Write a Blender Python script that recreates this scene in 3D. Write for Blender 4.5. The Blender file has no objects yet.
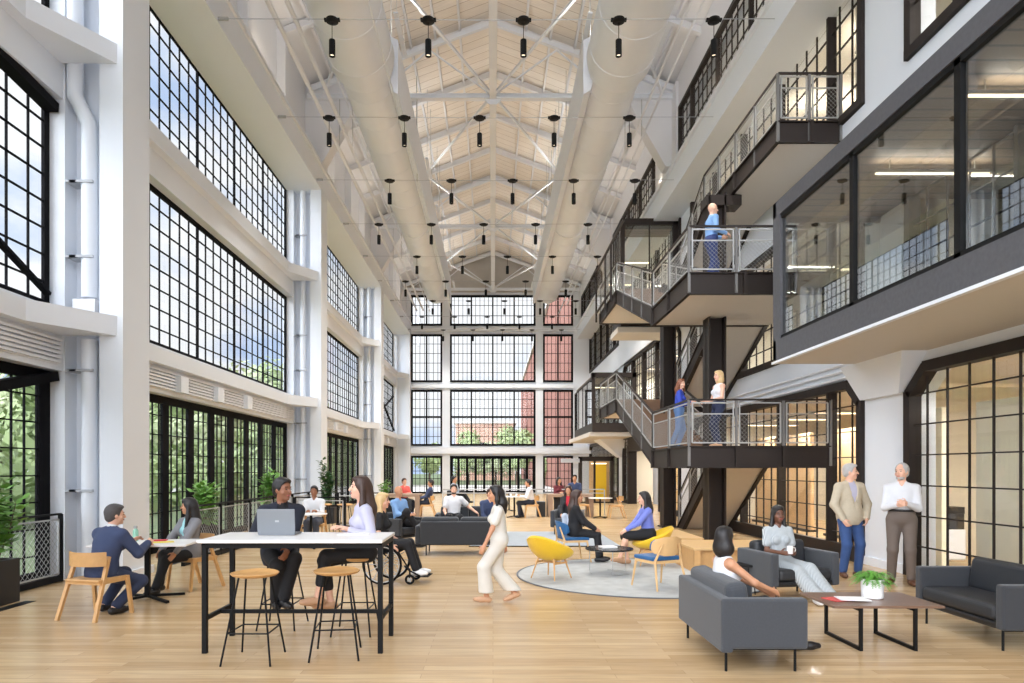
import bpy, bmesh, math, random
import numpy as np
from mathutils import Vector, Matrix
random.seed(7)
rnd = random.Random(11)
SC = bpy.context.scene
COL = SC.collection
PI = math.pi
V = Vector

# ---------------------------------------------------------------- camera
CAMZ = 1.7
F = 680.0
cam_d = bpy.data.cameras.new('camera')
cam = bpy.data.objects.new('camera', cam_d)
COL.objects.link(cam)
cam.location = (0, 0, CAMZ)
cam.rotation_euler = (PI/2, 0, 0)
cam_d.sensor_width = 36
cam_d.lens = F/1024*36
cam_d.shift_x = 19/1024
cam_d.shift_y = 127.5/1024
cam_d.clip_end = 600
SC.camera = cam

# ---------------------------------------------------------------- materials
def rgb(r, g, b):
    def f(c):
        c /= 255
        return c/12.92 if c <= .04045 else ((c+.055)/1.055)**2.4
    return (f(r), f(g), f(b), 1)

def mat(name, col, rough=.6, metal=0, spec=.5, noise=0, nscale=8, bump=0, bscale=60, sheen=0):
    m = bpy.data.materials.new(name)
    m.use_nodes = True
    nt = m.node_tree
    b = nt.nodes['Principled BSDF']
    b.inputs['Roughness'].default_value = rough
    b.inputs['Metallic'].default_value = metal
    b.inputs['Specular IOR Level'].default_value = spec
    if sheen:
        b.inputs['Sheen Weight'].default_value = sheen
    tc = nt.nodes.new('ShaderNodeTexCoord')
    n = nt.nodes.new('ShaderNodeTexNoise')
    n.inputs['Scale'].default_value = nscale
    n.inputs['Detail'].default_value = 4
    nt.links.new(tc.outputs['Object'], n.inputs['Vector'])
    r = nt.nodes.new('ShaderNodeMapRange')
    r.inputs['To Min'].default_value = 1-noise
    r.inputs['To Max'].default_value = 1+noise
    nt.links.new(n.outputs['Fac'], r.inputs['Value'])
    mx = nt.nodes.new('ShaderNodeVectorMath')
    mx.operation = 'SCALE'
    mx.inputs[0].default_value = col[:3]
    nt.links.new(r.outputs['Result'], mx.inputs['Scale'])
    nt.links.new(mx.outputs['Vector'], b.inputs['Base Color'])
    if bump:
        n2 = nt.nodes.new('ShaderNodeTexNoise')
        n2.inputs['Scale'].default_value = bscale
        nt.links.new(tc.outputs['Object'], n2.inputs['Vector'])
        bp = nt.nodes.new('ShaderNodeBump')
        bp.inputs['Strength'].default_value = bump
        bp.inputs['Distance'].default_value = .02
        nt.links.new(n2.outputs['Fac'], bp.inputs['Height'])
        nt.links.new(bp.outputs['Normal'], b.inputs['Normal'])
    return m

def emit(name, col, s):
    m = bpy.data.materials.new(name)
    m.use_nodes = True
    nt = m.node_tree
    nt.nodes.remove(nt.nodes['Principled BSDF'])
    e = nt.nodes.new('ShaderNodeEmission')
    e.inputs['Color'].default_value = col
    e.inputs['Strength'].default_value = s
    nt.links.new(e.outputs[0], nt.nodes['Material Output'].inputs[0])
    return m

def glass(name, fac, tint=(1, 1, 1, 1), blend=.35):
    m = bpy.data.materials.new(name)
    m.use_nodes = True
    nt = m.node_tree
    nt.nodes.remove(nt.nodes['Principled BSDF'])
    t = nt.nodes.new('ShaderNodeBsdfTransparent')
    t.inputs['Color'].default_value = tint
    g = nt.nodes.new('ShaderNodeBsdfGlossy')
    g.inputs['Roughness'].default_value = 0.01
    lw = nt.nodes.new('ShaderNodeLayerWeight')
    lw.inputs['Blend'].default_value = .5
    pw_ = nt.nodes.new('ShaderNodeMath')
    pw_.operation = 'POWER'
    pw_.inputs[1].default_value = 3.5
    nt.links.new(lw.outputs['Facing'], pw_.inputs[0])
    mr = nt.nodes.new('ShaderNodeMath')
    mr.operation = 'MULTIPLY_ADD'
    mr.inputs[1].default_value = fac
    mr.inputs[2].default_value = blend
    nt.links.new(pw_.outputs[0], mr.inputs[0])
    mx = nt.nodes.new('ShaderNodeMixShader')
    nt.links.new(mr.outputs[0], mx.inputs['Fac'])
    nt.links.new(t.outputs[0], mx.inputs[1])
    nt.links.new(g.outputs[0], mx.inputs[2])
    nt.links.new(mx.outputs[0], nt.nodes['Material Output'].inputs[0])
    return m

def planks(name, c1, c2, c3, length, width, axis='x', rough=.3, grain=.12, mortar=.003, bump=.0):
    m = bpy.data.materials.new(name)
    m.use_nodes = True
    nt = m.node_tree
    b = nt.nodes['Principled BSDF']
    b.inputs['Roughness'].default_value = rough
    tc = nt.nodes.new('ShaderNodeTexCoord')
    mp = nt.nodes.new('ShaderNodeMapping')
    if axis == 'y':
        mp.inputs['Rotation'].default_value = (0, 0, PI/2)
    if axis == 'yz':
        mp.inputs['Rotation'].default_value = (PI/2, 0, PI/2)
    if axis == 'z':
        mp.inputs['Rotation'].default_value = (PI/2, 0, 0)
    nt.links.new(tc.outputs['Object'], mp.inputs['Vector'])
    br = nt.nodes.new('ShaderNodeTexBrick')
    br.offset = .37
    br.inputs['Color1'].default_value = c1
    br.inputs['Color2'].default_value = c2
    br.inputs['Mortar'].default_value = c3
    br.inputs['Scale'].default_value = 1
    br.inputs['Brick Width'].default_value = length
    br.inputs['Row Height'].default_value = width
    br.inputs['Mortar Size'].default_value = mortar
    br.inputs['Mortar Smooth'].default_value = .3
    nt.links.new(mp.outputs['Vector'], br.inputs['Vector'])
    mp2 = nt.nodes.new('ShaderNodeMapping')
    mp2.inputs['Scale'].default_value = (1, 14, 1)
    nt.links.new(mp.outputs['Vector'], mp2.inputs['Vector'])
    n = nt.nodes.new('ShaderNodeTexNoise')
    n.inputs['Scale'].default_value = 2.2
    n.inputs['Detail'].default_value = 6
    nt.links.new(mp2.outputs['Vector'], n.inputs['Vector'])
    r = nt.nodes.new('ShaderNodeMapRange')
    r.inputs['From Min'].default_value = .3
    r.inputs['From Max'].default_value = .7
    r.inputs['To Min'].default_value = 1-grain
    r.inputs['To Max'].default_value = 1+grain
    nt.links.new(n.outputs['Fac'], r.inputs['Value'])
    mx = nt.nodes.new('ShaderNodeVectorMath')
    mx.operation = 'SCALE'
    nt.links.new(br.outputs['Color'], mx.inputs[0])
    nt.links.new(r.outputs['Result'], mx.inputs['Scale'])
    nt.links.new(mx.outputs['Vector'], b.inputs['Base Color'])
    return m

M = {}
M['white'] = mat('white_paint', rgb(227, 231, 237), .45, noise=.02, nscale=1.5)
M['white2'] = mat('cream_paint', rgb(224, 225, 228), .5, noise=.03, nscale=1)
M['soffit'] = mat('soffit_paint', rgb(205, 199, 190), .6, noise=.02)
M['metalw'] = mat('white_duct_metal', rgb(230, 234, 242), .38, noise=.02, nscale=3)
M['black'] = mat('black_steel', rgb(15, 15, 16), .55, spec=.2, noise=.1)
M['window'] = mat('black_window_frame', rgb(15, 14, 17), .75, spec=.12, noise=.1)
M['bronze'] = mat('dark_bronze_steel', rgb(44, 36, 32), .5, spec=.3, noise=.12, nscale=3)
M['bronze2'] = mat('bronze_window_frame', rgb(44, 37, 34), .6, spec=.25, noise=.1)
M['fascia'] = mat('grey_steel_fascia', rgb(84, 84, 88), .6, spec=.3, noise=.22, nscale=18)
M['steel'] = mat('stainless_steel', rgb(178, 178, 176), .4, metal=.5, noise=.05)
M['greysteel'] = mat('mid_grey_steel', rgb(120, 118, 116), .45, metal=.3, noise=.05)
M['greypaint'] = mat('light_grey_steel', rgb(172, 175, 180), .4, noise=.04)
M['floor'] = planks('oak_floor', rgb(212, 183, 142), rgb(190, 158, 116), rgb(164, 132, 98), 1.6, .115, 'x', .25, .12, .002)
M['deck'] = planks('wood_roof_deck', rgb(240, 234, 226), rgb(233, 225, 214), rgb(184, 170, 156), 30, .42, 'x', .8, .06, .012)
M['slat'] = planks('brown_slat_ceiling', rgb(128, 110, 92), rgb(114, 97, 80), rgb(40, 34, 30), 30, .25, 'x', .5, .08, .022)
M['oak'] = mat('oak_wood', rgb(206, 160, 104), .45, noise=.12, nscale=14)
M['oakpale'] = mat('pale_oak_wood', rgb(216, 178, 126), .45, noise=.10, nscale=12)
M['walnut'] = mat('walnut_wood', rgb(118, 92, 76), .3, noise=.15, nscale=9)
M['boothwood'] = mat('weathered_wood', rgb(150, 126, 106), .6, noise=.12, nscale=9)
M['tabletop'] = mat('white_laminate', rgb(236, 234, 232), .3, noise=.01)
M['sofa'] = mat('grey_wool_fabric', rgb(60, 63, 68), .9, noise=.16, nscale=70, bump=.15, bscale=300, sheen=.2)
M['sofadark'] = mat('charcoal_wool_fabric', rgb(47, 49, 53), .9, noise=.16, nscale=70, bump=.15, bscale=300, sheen=.2)
M['leather'] = mat('charcoal_leather', rgb(40, 42, 46), .5, noise=.1, nscale=14, bump=.1, bscale=80)
M['yellow'] = mat('yellow_fabric', rgb(226, 184, 30), .8, noise=.05, nscale=40, sheen=.2)
M['blue'] = mat('blue_fabric', rgb(24, 88, 140), .8, noise=.06, nscale=40, sheen=.2)
M['rug'] = mat('pale_grey_rug', rgb(184, 185, 183), .95, noise=.26, nscale=5, bump=.3, bscale=120)
M['rugedge'] = mat('rug_edge', rgb(110, 112, 116), .95)
M['rugdark'] = mat('blue_grey_rug', rgb(160, 166, 172), .95, noise=.1, nscale=6, bump=.3, bscale=120)
M['pot'] = mat('white_ceramic', rgb(238, 238, 238), .3)
M['planter'] = mat('black_planter', rgb(24, 24, 26), .5, noise=.1)
M['soil'] = mat('soil', rgb(52, 40, 30), .9, noise=.3)
M['leaf'] = mat('leaf_green', rgb(112, 160, 72), .5, noise=.35, nscale=6)
M['leafdark'] = mat('dark_leaf_green', rgb(60, 98, 52), .45, noise=.35, nscale=6)
M['fern'] = mat('bright_fern_green', rgb(98, 158, 58), .5, noise=.3, nscale=20)
M['treeleaf'] = mat('tree_leaf', rgb(166, 184, 130), .7, noise=.35, nscale=.8)
M['treeleaf2'] = mat('tree_leaf_pale', rgb(196, 206, 164), .7, noise=.3, nscale=.8)
M['trunk'] = mat('tree_bark', rgb(96, 82, 70), .9, noise=.3)
M['grass'] = mat('outdoor_grass', rgb(104, 118, 84), .9, noise=.2, nscale=.4)
M['plaza'] = mat('pale_plaza', rgb(216, 214, 208), .9, noise=.06, nscale=.5)
M['beige'] = mat('beige_interior_wall', rgb(226, 219, 202), .7, noise=.03, nscale=1)
M['drape'] = mat('cream_panel', rgb(232, 223, 198), .7, noise=.04, nscale=2)
M['tan'] = mat('timber_panelling', rgb(206, 172, 128), .55, noise=.12, nscale=5)
M['inner_floor'] = mat('polished_floor', rgb(176, 170, 160), .25, noise=.06)
M['yellowdoor'] = mat('yellow_lacquer', rgb(244, 202, 40), .4)
M['glass'] = glass('clear_window_glass', .3, (.99, .995, .995, 1), .01)
M['glassbox'] = glass('reflective_glass', 1.0, (.90, .93, .93, 1), .13)
M['glassin'] = glass('interior_window_glass', .35, (.98, .98, .97, 1), .03)
M['lamp'] = emit('linear_lamp', (1, .80, .52, 1), 4)
M['spot'] = emit('spot_lamp', (1, .82, .6, 1), 2.2)
M['silver'] = mat('silver_laptop', rgb(132, 137, 143), .35, metal=.5)
M['paper'] = mat('white_paper', rgb(242, 240, 238), .6)
M['magred'] = mat('magazine_cover', rgb(212, 86, 82), .4, noise=.6, nscale=18)
M['red'] = mat('red_cover', rgb(206, 36, 58), .5)
M['yellowpad'] = mat('yellow_pad', rgb(236, 218, 96), .6)
M['bottle'] = mat('mint_bottle', rgb(160, 214, 190), .25)
M['rubber'] = mat('black_rubber', rgb(16, 16, 17), .8, spec=.2)
M['tread'] = mat('brown_stair_tread', rgb(126, 98, 76), .6, noise=.1)
M['black_plastic'] = mat('black_plastic', rgb(24, 24, 26), .4)
M['dark_screen'] = mat('dark_screen', rgb(30, 33, 38), .2)

def bricks(name, c1, c2, c3, bw, bh, ax):
    m = planks(name, c1, c2, c3, bw, bh, ax, .9, .12, .012)
    return m
M['redbrick'] = bricks('red_brick', rgb(136, 72, 60), rgb(124, 64, 54), rgb(146, 100, 88), 1.6, .6, 'yz')
M['tanbrick'] = bricks('tan_brick', rgb(206, 170, 150), rgb(194, 156, 138), rgb(216, 190, 172), 1.2, .45, 'z')

# ---------------------------------------------------------------- mesh builder
class MB:
    def __init__(s):
        s.v = []
        s.f = []
        s.sm = False
    def add(s, vs, fs):
        n = len(s.v)
        s.v += [tuple(v) for v in vs]
        s.f += [tuple(i+n for i in f) for f in fs]
        return s
    def box(s, x0, x1, y0, y1, z0, z1):
        x0, x1 = min(x0, x1), max(x0, x1)
        y0, y1 = min(y0, y1), max(y0, y1)
        z0, z1 = min(z0, z1), max(z0, z1)
        vs = [(x0,y0,z0),(x1,y0,z0),(x1,y1,z0),(x0,y1,z0),(x0,y0,z1),(x1,y0,z1),(x1,y1,z1),(x0,y1,z1)]
        return s.add(vs, [(0,3,2,1),(4,5,6,7),(0,1,5,4),(1,2,6,5),(2,3,7,6),(3,0,4,7)])
    def cbox(s, c, d, rz=0, rx=0, ry=0):
        R = Matrix.Rotation(rz, 3, 'Z') @ Matrix.Rotation(ry, 3, 'Y') @ Matrix.Rotation(rx, 3, 'X')
        vs = []
        for k in (-.5, .5):
            for (i, j) in ((-.5,-.5),(.5,-.5),(.5,.5),(-.5,.5)):
                vs.append(tuple(R @ V((i*d[0], j*d[1], k*d[2])) + V(c)))
        return s.add(vs, [(0,3,2,1),(4,5,6,7),(0,1,5,4),(1,2,6,5),(2,3,7,6),(3,0,4,7)])
    def rbox(s, c, d, r=.03, seg=3, rz=0, rx=0, ry=0):
        bm = bmesh.new()
        bmesh.ops.create_cube(bm, size=1)
        for v in bm.verts:
            v.co = V((v.co.x*d[0], v.co.y*d[1], v.co.z*d[2]))
        bmesh.ops.bevel(bm, geom=bm.edges[:], offset=min(r, min(d)*.49), segments=seg, profile=.5, affect='EDGES')
        R = Matrix.Rotation(rz, 3, 'Z') @ Matrix.Rotation(ry, 3, 'Y') @ Matrix.Rotation(rx, 3, 'X')
        bm.verts.index_update()
        vs = [tuple(R @ v.co + V(c)) for v in bm.verts]
        fs = [tuple(v.index for v in f.verts) for f in bm.faces]
        bm.free()
        return s.add(vs, fs)
    def bar(s, a, b, w, h, up=(0, 0, 1)):
        a, b = V(a), V(b)
        d = (b-a).normalized()
        u = V(up)
        if abs(d.dot(u)) > .98:
            u = V((0, 1, 0))
        x = d.cross(u).normalized()
        z = x.cross(d).normalized()
        vs = []
        for p in (a, b):
            for (i, j) in ((-.5,-.5),(.5,-.5),(.5,.5),(-.5,.5)):
                vs.append(tuple(p + x*(i*w) + z*(j*h)))
        return s.add(vs, [(0,1,2,3),(7,6,5,4),(0,4,5,1),(1,5,6,2),(2,6,7,3),(3,7,4,0)])
    def tube(s, pts, r, n=8, cap=True):
        pts = [V(p) for p in pts]
        rs = r if isinstance(r, (list, tuple)) else [r]*len(pts)
        base = len(s.v)
        prev = None
        for i, p in enumerate(pts):
            if i == 0: d = pts[1]-pts[0]
            elif i == len(pts)-1: d = pts[-1]-pts[-2]
            else: d = (pts[i+1]-pts[i]).normalized() + (pts[i]-pts[i-1]).normalized()
            if d.length < 1e-9: d = V((0, 0, 1))
            d.normalize()
            if prev is None:
                u = V((0, 0, 1)) if abs(d.z) < .9 else V((1, 0, 0))
                x = d.cross(u).normalized()
            else:
                x = (prev - d*prev.dot(d)).normalized()
            prev = x
            y = d.cross(x)
            for k in range(n):
                t = 2*PI*k/n
                s.v.append(tuple(p + (x*math.cos(t) + y*math.sin(t))*rs[i]))
        for i in range(len(pts)-1):
            for k in range(n):
                a = base+i*n+k; b = base+i*n+(k+1) % n
                s.f.append((a, b, b+n, a+n))
        if cap:
            s.f.append(tuple(base+k for k in range(n))[::-1])
            s.f.append(tuple(base+(len(pts)-1)*n+k for k in range(n)))
        return s
    def lathe(s, prof, c=(0, 0, 0), n=24, cap=True):
        base = len(s.v)
        for (r, z) in prof:
            for k in range(n):
                t = 2*PI*k/n
                s.v.append((c[0]+r*math.cos(t), c[1]+r*math.sin(t), c[2]+z))
        for i in range(len(prof)-1):
            for k in range(n):
                a = base+i*n+k; b = base+i*n+(k+1) % n
                s.f.append((a, b, b+n, a+n))
        if cap:
            s.f.append(tuple(base+k for k in range(n))[::-1])
            s.f.append(tuple(base+(len(prof)-1)*n+k for k in range(n)))
        return s
    def prism(s, poly, a, b, axis='z'):
        # poly of 2-D points, extruded a..b along axis (x: poly is (y,z); y: (x,z); z: (x,y))
        n = len(poly)
        def P(p, t):
            return {'x': (t, p[0], p[1]), 'y': (p[0], t, p[1]), 'z': (p[0], p[1], t)}[axis]
        vs = [P(p, a) for p in poly] + [P(p, b) for p in poly]
        fs = [tuple(range(n))[::-1], tuple(range(n, 2*n))]
        fs += [(i, (i+1) % n, (i+1) % n+n, i+n) for i in range(n)]
        return s.add(vs, fs)
    def mesh(s, name, m, off=None, smooth=None):
        me = bpy.data.meshes.new(name)
        vs = s.v
        if off is not None:
            vs = [(v[0]-off[0], v[1]-off[1], v[2]-off[2]) for v in vs]
        me.from_pydata(vs, [], s.f)
        me.materials.append(m)
        if s.sm if smooth is None else smooth:
            me.polygons.foreach_set('use_smooth', [True]*len(me.polygons))
        me.update()
        return me
    def build(s, name, m, parent=None, world=False, smooth=None, flip=True):
        off = None
        if world and parent is not None:
            off = parent.location
            if parent.parent is not None:
                off = off + parent.parent.location
        me = s.mesh(name, m, off, smooth)
        if flip:
            bm = bmesh.new(); bm.from_mesh(me)
            bmesh.ops.recalc_face_normals(bm, faces=bm.faces)
            bm.to_mesh(me); bm.free()
        o = bpy.data.objects.new(name, me)
        COL.objects.link(o)
        if parent is not None:
            o.parent = parent
        if smooth or s.sm:
            sharp(me)
        return o

def sharp(me, ang=.7):
    me.polygons.foreach_set('use_smooth', [True]*len(me.polygons))
    try:
        me.set_sharp_from_angle(angle=ang)
    except Exception:
        pass

def tag(o, label=None, cat=None, group=None, kind=None):
    if label: o['label'] = label
    if cat: o['category'] = cat
    if group: o['group'] = group
    if kind: o['kind'] = kind
    return o

def empty(name, loc=(0, 0, 0), rz=0, label=None, cat=None, group=None):
    o = bpy.data.objects.new(name, None)
    o.empty_display_size = .1
    COL.objects.link(o)
    o.location = loc
    o.rotation_euler = (0, 0, rz)
    return tag(o, label, cat, group)

def kids(o):
    return [c for c in bpy.data.objects if c.parent is o]

def copy_tree(o, parent=None, _map=None):
    if _map is None:
        _map = {}
        for c in bpy.data.objects:
            if c.parent is not None:
                _map.setdefault(c.parent.name, []).append(c)
    c = o.copy()
    COL.objects.link(c)
    if parent is not None:
        c.parent = parent
    for ch in _map.get(o.name, []):
        copy_tree(ch, c, _map)
    return c

def place(proto, used, loc, rz, label, group=None):
    if used:
        o = copy_tree(proto)
    else:
        o = proto
    o.location = loc
    o.rotation_euler = (0, 0, rz)
    o['label'] = label
    if group: o['group'] = group
    return o

def struct(name, mb, m, smooth=None):
    o = mb.build(name, m, smooth=smooth)
    o['kind'] = 'structure'
    return o

def fl(px, py):                      # photo pixel on the floor -> world X, Y
    Y = CAMZ*F/(py-469)
    return (px-493)*Y/F, Y

def wire_panel(mb, p0, p1, z0, z1, z0b=None, z1b=None, step=.085, w=.0035):
    """diamond wire mesh between two posts; heights at p0 (z0,z1) and at p1 (z0b,z1b)"""
    z0b = z0 if z0b is None else z0b
    z1b = z1 if z1b is None else z1b
    p0, p1 = V((p0[0], p0[1], 0)), V((p1[0], p1[1], 0))
    L = (p1-p0).length
    H = z1-z0
    def at(u, v):
        q = p0.lerp(p1, u/L)
        zz0 = z0+(z0b-z0)*u/L; zz1 = z1+(z1b-z1)*u/L
        return (q.x, q.y, zz0+(zz1-zz0)*v/H)
    k = -H
    while k < L:
        for sgn in (1, -1):
            u0, v0, u1, v1 = k, 0, k+H, H
            if u0 < 0: v0 -= u0; u0 = 0
            if u1 > L: v1 -= (u1-L); u1 = L
            if u1-u0 > .02:
                if sgn == -1: a, b = at(u0, H-v0), at(u1, H-v1)
                else: a, b = at(u0, v0), at(u1, v1)
                mb.bar(a, b, w, w)
        k += step
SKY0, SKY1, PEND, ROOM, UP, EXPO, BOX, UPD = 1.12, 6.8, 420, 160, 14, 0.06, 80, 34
# ================================================================ ROOM SHELL
YB = 47.0          # back wall
XL = -6.84         # left window plane
XR = 6.7           # right window plane
BAY = 12.0
wn = [0]
def slab_y(mb, y, x0, x1, z0, z1, t=.3): mb.box(x0, x1, y, y+t, z0, z1)

# floor
mb = MB(); mb.box(-6.9, 12, -4, YB+.2, -.2, 0)
struct('floor', mb, M['floor'])

# ---- generic gridded window. axis 'x': plane X=pos spanning Y a0..a1 ; 'y': plane Y=pos spanning X
def grid_window(axis, pos, a0, a1, z0, z1, cols, rows, heavy=(), fw=.09, mw=.028, depth=.10, m='window',
                gm='glass', cham=0, hw=.07, hz=(), na=None, gl=True, frame_bottom=True):
    wn[0] += 1
    def B(mb, u0, u1, w0, w1, d):
        if axis == 'x': mb.box(pos-d/2, pos+d/2, u0, u1, w0, w1)
        else: mb.box(u0, u1, pos-d/2, pos+d/2, w0, w1)
    fr = MB()
    B(fr, a0, a0+fw, z0, z1-cham, depth); B(fr, a1-fw, a1, z0, z1-cham, depth)
    B(fr, a0+cham*1.15, a1-cham*1.15, z1-fw, z1+.003, depth+.008)
    if frame_bottom: B(fr, a0+.002, a1-.002, z0-.003, z0+fw, depth+.008)
    if cham:
        for (s, e) in ((a0, 1), (a1, -1)):
            p, q = (s+e*fw*.5, z1-cham-fw*.3), (s+e*cham*1.15+e*.03, z1-fw*.5)
            if axis == 'x': fr.bar((pos, p[0], p[1]), (pos, q[0], q[1]), fw, depth, up=(1, 0, 0))
            else: fr.bar((p[0], pos, p[1]), (q[0], pos, q[1]), fw, depth, up=(0, 1, 0))
    for h in heavy: B(fr, h-hw/2, h+hw/2, z0+.01, z1-.01, depth-.006)
    for h in hz: B(fr, a0, a1, h-hw/2, h+hw/2, depth*.9)
    root = struct('window_%d' % wn[0], fr, M[m])
    g = MB()
    for i in range(1, cols):
        u = a0+(a1-a0)*i/cols
        top = z1-.02
        if cham:
            e = min(u-a0, a1-u)
            if e < cham*1.15: top = z1-cham+e/1.15
        B(g, u-mw/2, u+mw/2, z0, top, .03)
    for j in range(1, rows):
        w = z0+(z1-z0)*j/rows
        s = 0
        if cham and w > z1-cham: s = (w-(z1-cham))*1.15
        B(g, a0+s, a1-s, w-mw/2, w+mw/2, .03)
    if g.v: g.build('muntin_grid', M[m], root)
    if gl:
        p = MB()
        if cham:
            c = cham*1.15
            poly = [(a0+.02, z0), (a1-.02, z0), (a1-.02, z1-cham), (a1-c, z1-.02), (a0+c, z1-.02), (a0+.02, z1-cham)]
            p.prism(poly, pos-.006, pos+.006, axis)
        else:
            B(p, a0+.02, a1-.02, z0+.02, z1-.02, .012)
        p.build('glass_pane', M[gm], root)
    return root

# ---------------------------------------------------------------- LEFT WALL
lw = MB()
Lend = YB
for (z0, z1) in ((3.2, 4.13), (7.38, 8.42), (11.0, 14.3)):
    lw.box(-6.92, -6.6, -4, YB, z0, z1)
for k in range(-1, 4):
    e = 10.45+BAY*k
    lw.box(-6.93, -6.58, e, e+.82, 0, 14.31)            # pier between windows
struct('wall_left', lw, M['white'])
tn = [0]
def trim(mb, m='white', smooth=None):
    tn[0] += 1
    return struct('trim_%d' % tn[0], mb, M[m], smooth)
for k in range(-1, 4):
    e = 10.40+BAY*k
    if k == 3: y1 = YB
    c = MB()
    c.box(-6.02, -5.66, e, e+.80, 0, 10.95)            # aisle pilaster
    c.box(-6.62, -6.0, e+.35, e+.80, 0, 10.95)         # recessed web
    c.box(-5.98+.28, -5.60, e-.04, e+.84, 0, .12)
    if k < 3: trim(c)
    else:
        trim(c)
    for (z0, z1) in ((3.74, 4.04), (7.9, 8.2)):
        d = MB()                                       # ledge, widening in plan to the column
        poly = [(-6.6, e-11.2), (-6.42, e-11.2), (-6.42, e-1.06), (-5.75, e), (-5.70, e+.3), (-6.6, e+.3)]
        if k < 3: poly = poly[:-2]+[(-5.75, e+.0), (-6.6, e+.0)]
        d.prism(poly[:4]+[(-6.6, e)], z0, z1, 'z')
        d.prism([(-6.6, e+.8), (-5.75, e+.8), (-6.42, e+1.9), (-6.6, e+1.9)], z0, z1, 'z')
        trim(d)
# girder above the upper windows
g = MB(); g.box(-6.85, -5.66, -4, YB, 10.9, 11.7); g.box(-5.72, -5.60, -4, YB, 11.62, 11.74)
trim(g)
# clerestory band wall on top of girder
g = MB(); g.box(-6.5, -6.2, -4, YB, 11.7, 14.4)
for k in range(-1, 16):
    yy = 10.6+3*k
    g.box(-6.2, -5.95, yy-.12, yy+.12, 11.7, 14.3)
trim(g, 'white2')
# louvres under the ledges
for k in range(-1, 4):
    e = 10.40+BAY*k
    lv = MB()
    y0 = e-10.4 if k >= 0 else -3.5
    for j in range(6):
        lv.box(-6.598, -6.52, max(y0, -3.8), e-.12, 3.30+j*.065, 3.335+j*.065)
    lv.box(-6.599, -6.585, max(y0, -3.8), e-.12, 3.28, 3.70)
    o = empty('louvre_grille', (-6.56, e-.1, 3.3))
    tag(o, ['slotted white air grille above the nearest left window, cut by the photo edge',
            'slotted white air grille over the window bay beside the planter at the left edge',
            'slotted white air grille over the folding windows behind the woman in grey cardigan',
            'slotted white air grille over the third bay of left wall windows',
            'slotted white air grille over the left wall window bay next to the end wall'][k+1], 'air grille', 'air grilles under the left ledge')
    lv.build('slats', M['white2'], o, world=True)
    if k >= 0:
        for q in range(3):
            jb = MB(); jb.box(-6.58, -6.42, e-8.4+q*1.9, e-8.05+q*1.9, 3.28, 3.62)
            jb.build('motor_box', M['white'], o, world=True)
# downpipes in the recess of each column
for k in range(0, 3):
    e = 10.40+BAY*k
    p = MB()
    if k == 0:
        p.tube([(-6.45, e+.1, 10.9), (-6.45, e+.1, 7.75), (-6.45, e+.1, 7.45), (-6.26, e+.15, 7.05), (-6.26, e+.15, 6.8), (-6.26, e+.15, 4.35)], .115, 14)
        p.tube([(-6.26, e+.15, 3.7), (-6.26, e+.15, .02)], .115, 14)
    else:
        p.tube([(-6.3, e+.15, 10.9), (-6.3, e+.15, .02)], .1, 12)
    p.sm = True
    o = empty('downpipe', (-6.26, e+.15, 0)); o['label'] = ['white downpipe with an offset bend beside the nearest left column', 'white downpipe on the second left column', 'white downpipe on the third left column'][k]
    o['category'] = 'pipe'; o['group'] = 'downpipes on the left columns'
    p.build('pipe', M['white'], o, world=True)
    if k == 0:
        b = MB(); b.box(-6.42, -6.08, e-.02, e+.3, 4.05, 4.3); b.build('pipe_box', M['white2'], o, world=True)
    for z in (9.4, 6.1, 4.95, 3.2, 1.35):
        b = MB(); b.box(-6.50, -6.14, e+.02, e+.06, z, z+.035); b.box(-6.56, -6.40, e+.02, e+.3, z, z+.035)
        b.build('bracket', M['greypaint'], o, world=True)

# left windows
for k in range(-1, 4):
    a1 = 10.45+BAY*k
    a0 = a1-11.2 if k >= 0 else -3.9
    if k >= 3: a1 = 46.45
    n = round((a1-a0)/.448)
    hv = [a1-.62-1.92*i for i in range(6) if a1-.62-1.92*i > a0+.3] if k > 0 else [a1-.75-1.92*i for i in range(6) if a1-.75-1.92*i > a0+.3]
    pw = (a1-a0)/n; hv = [a1-5*pw*i for i in range(1, 6) if a1-5*pw*i > a0+.3]
    grid_window('x', XL, a0, a1, 4.15, 7.4, n, 8, hv, fw=.12, depth=.05, mw=.024)
    grid_window('x', XL, a0, a1, 8.45, 11.0, n, 6, hv, fw=.12, depth=.05, mw=.024)
    # ground level folding doors: wide stiles
    per = 1.17
    st = [a1-.1-per*(i) for i in range(int((a1-a0)/per)+1) if a1-.1-per*i > a0]
    grid_window('x', XL, a0, a1, 0.0, 3.2, max(3, round((a1-a0)/.265)), 8, st, fw=.16, hw=.26, depth=.07, mw=.02)
# diagonal steel braces inside the nearest left bay
br = MB(); br.bar((-6.74, 8.6, 5.1), (-6.74, 10.3, 4.35), .05, .10, up=(1, 0, 0))
br.bar((-6.74, 8.5, 2.65), (-6.74, 10.4, 3.12), .14, .2, up=(1, 0, 0))
br.bar((-6.74, 8.4, 7.45), (-6.74, 10.4, 7.22), .14, .2, up=(1, 0, 0))
trim(br, 'window')
# far left bay shows a diagonal brace in its middle window
br = MB(); br.bar((-6.7, 38, 6.8), (-6.7, 46, 4.3), .05, .12, up=(1, 0, 0)); br.bar((-6.75, 38, 4.4), (-6.75, 46, 6.6), .05, .12, up=(1, 0, 0))
trim(br, 'window')

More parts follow.
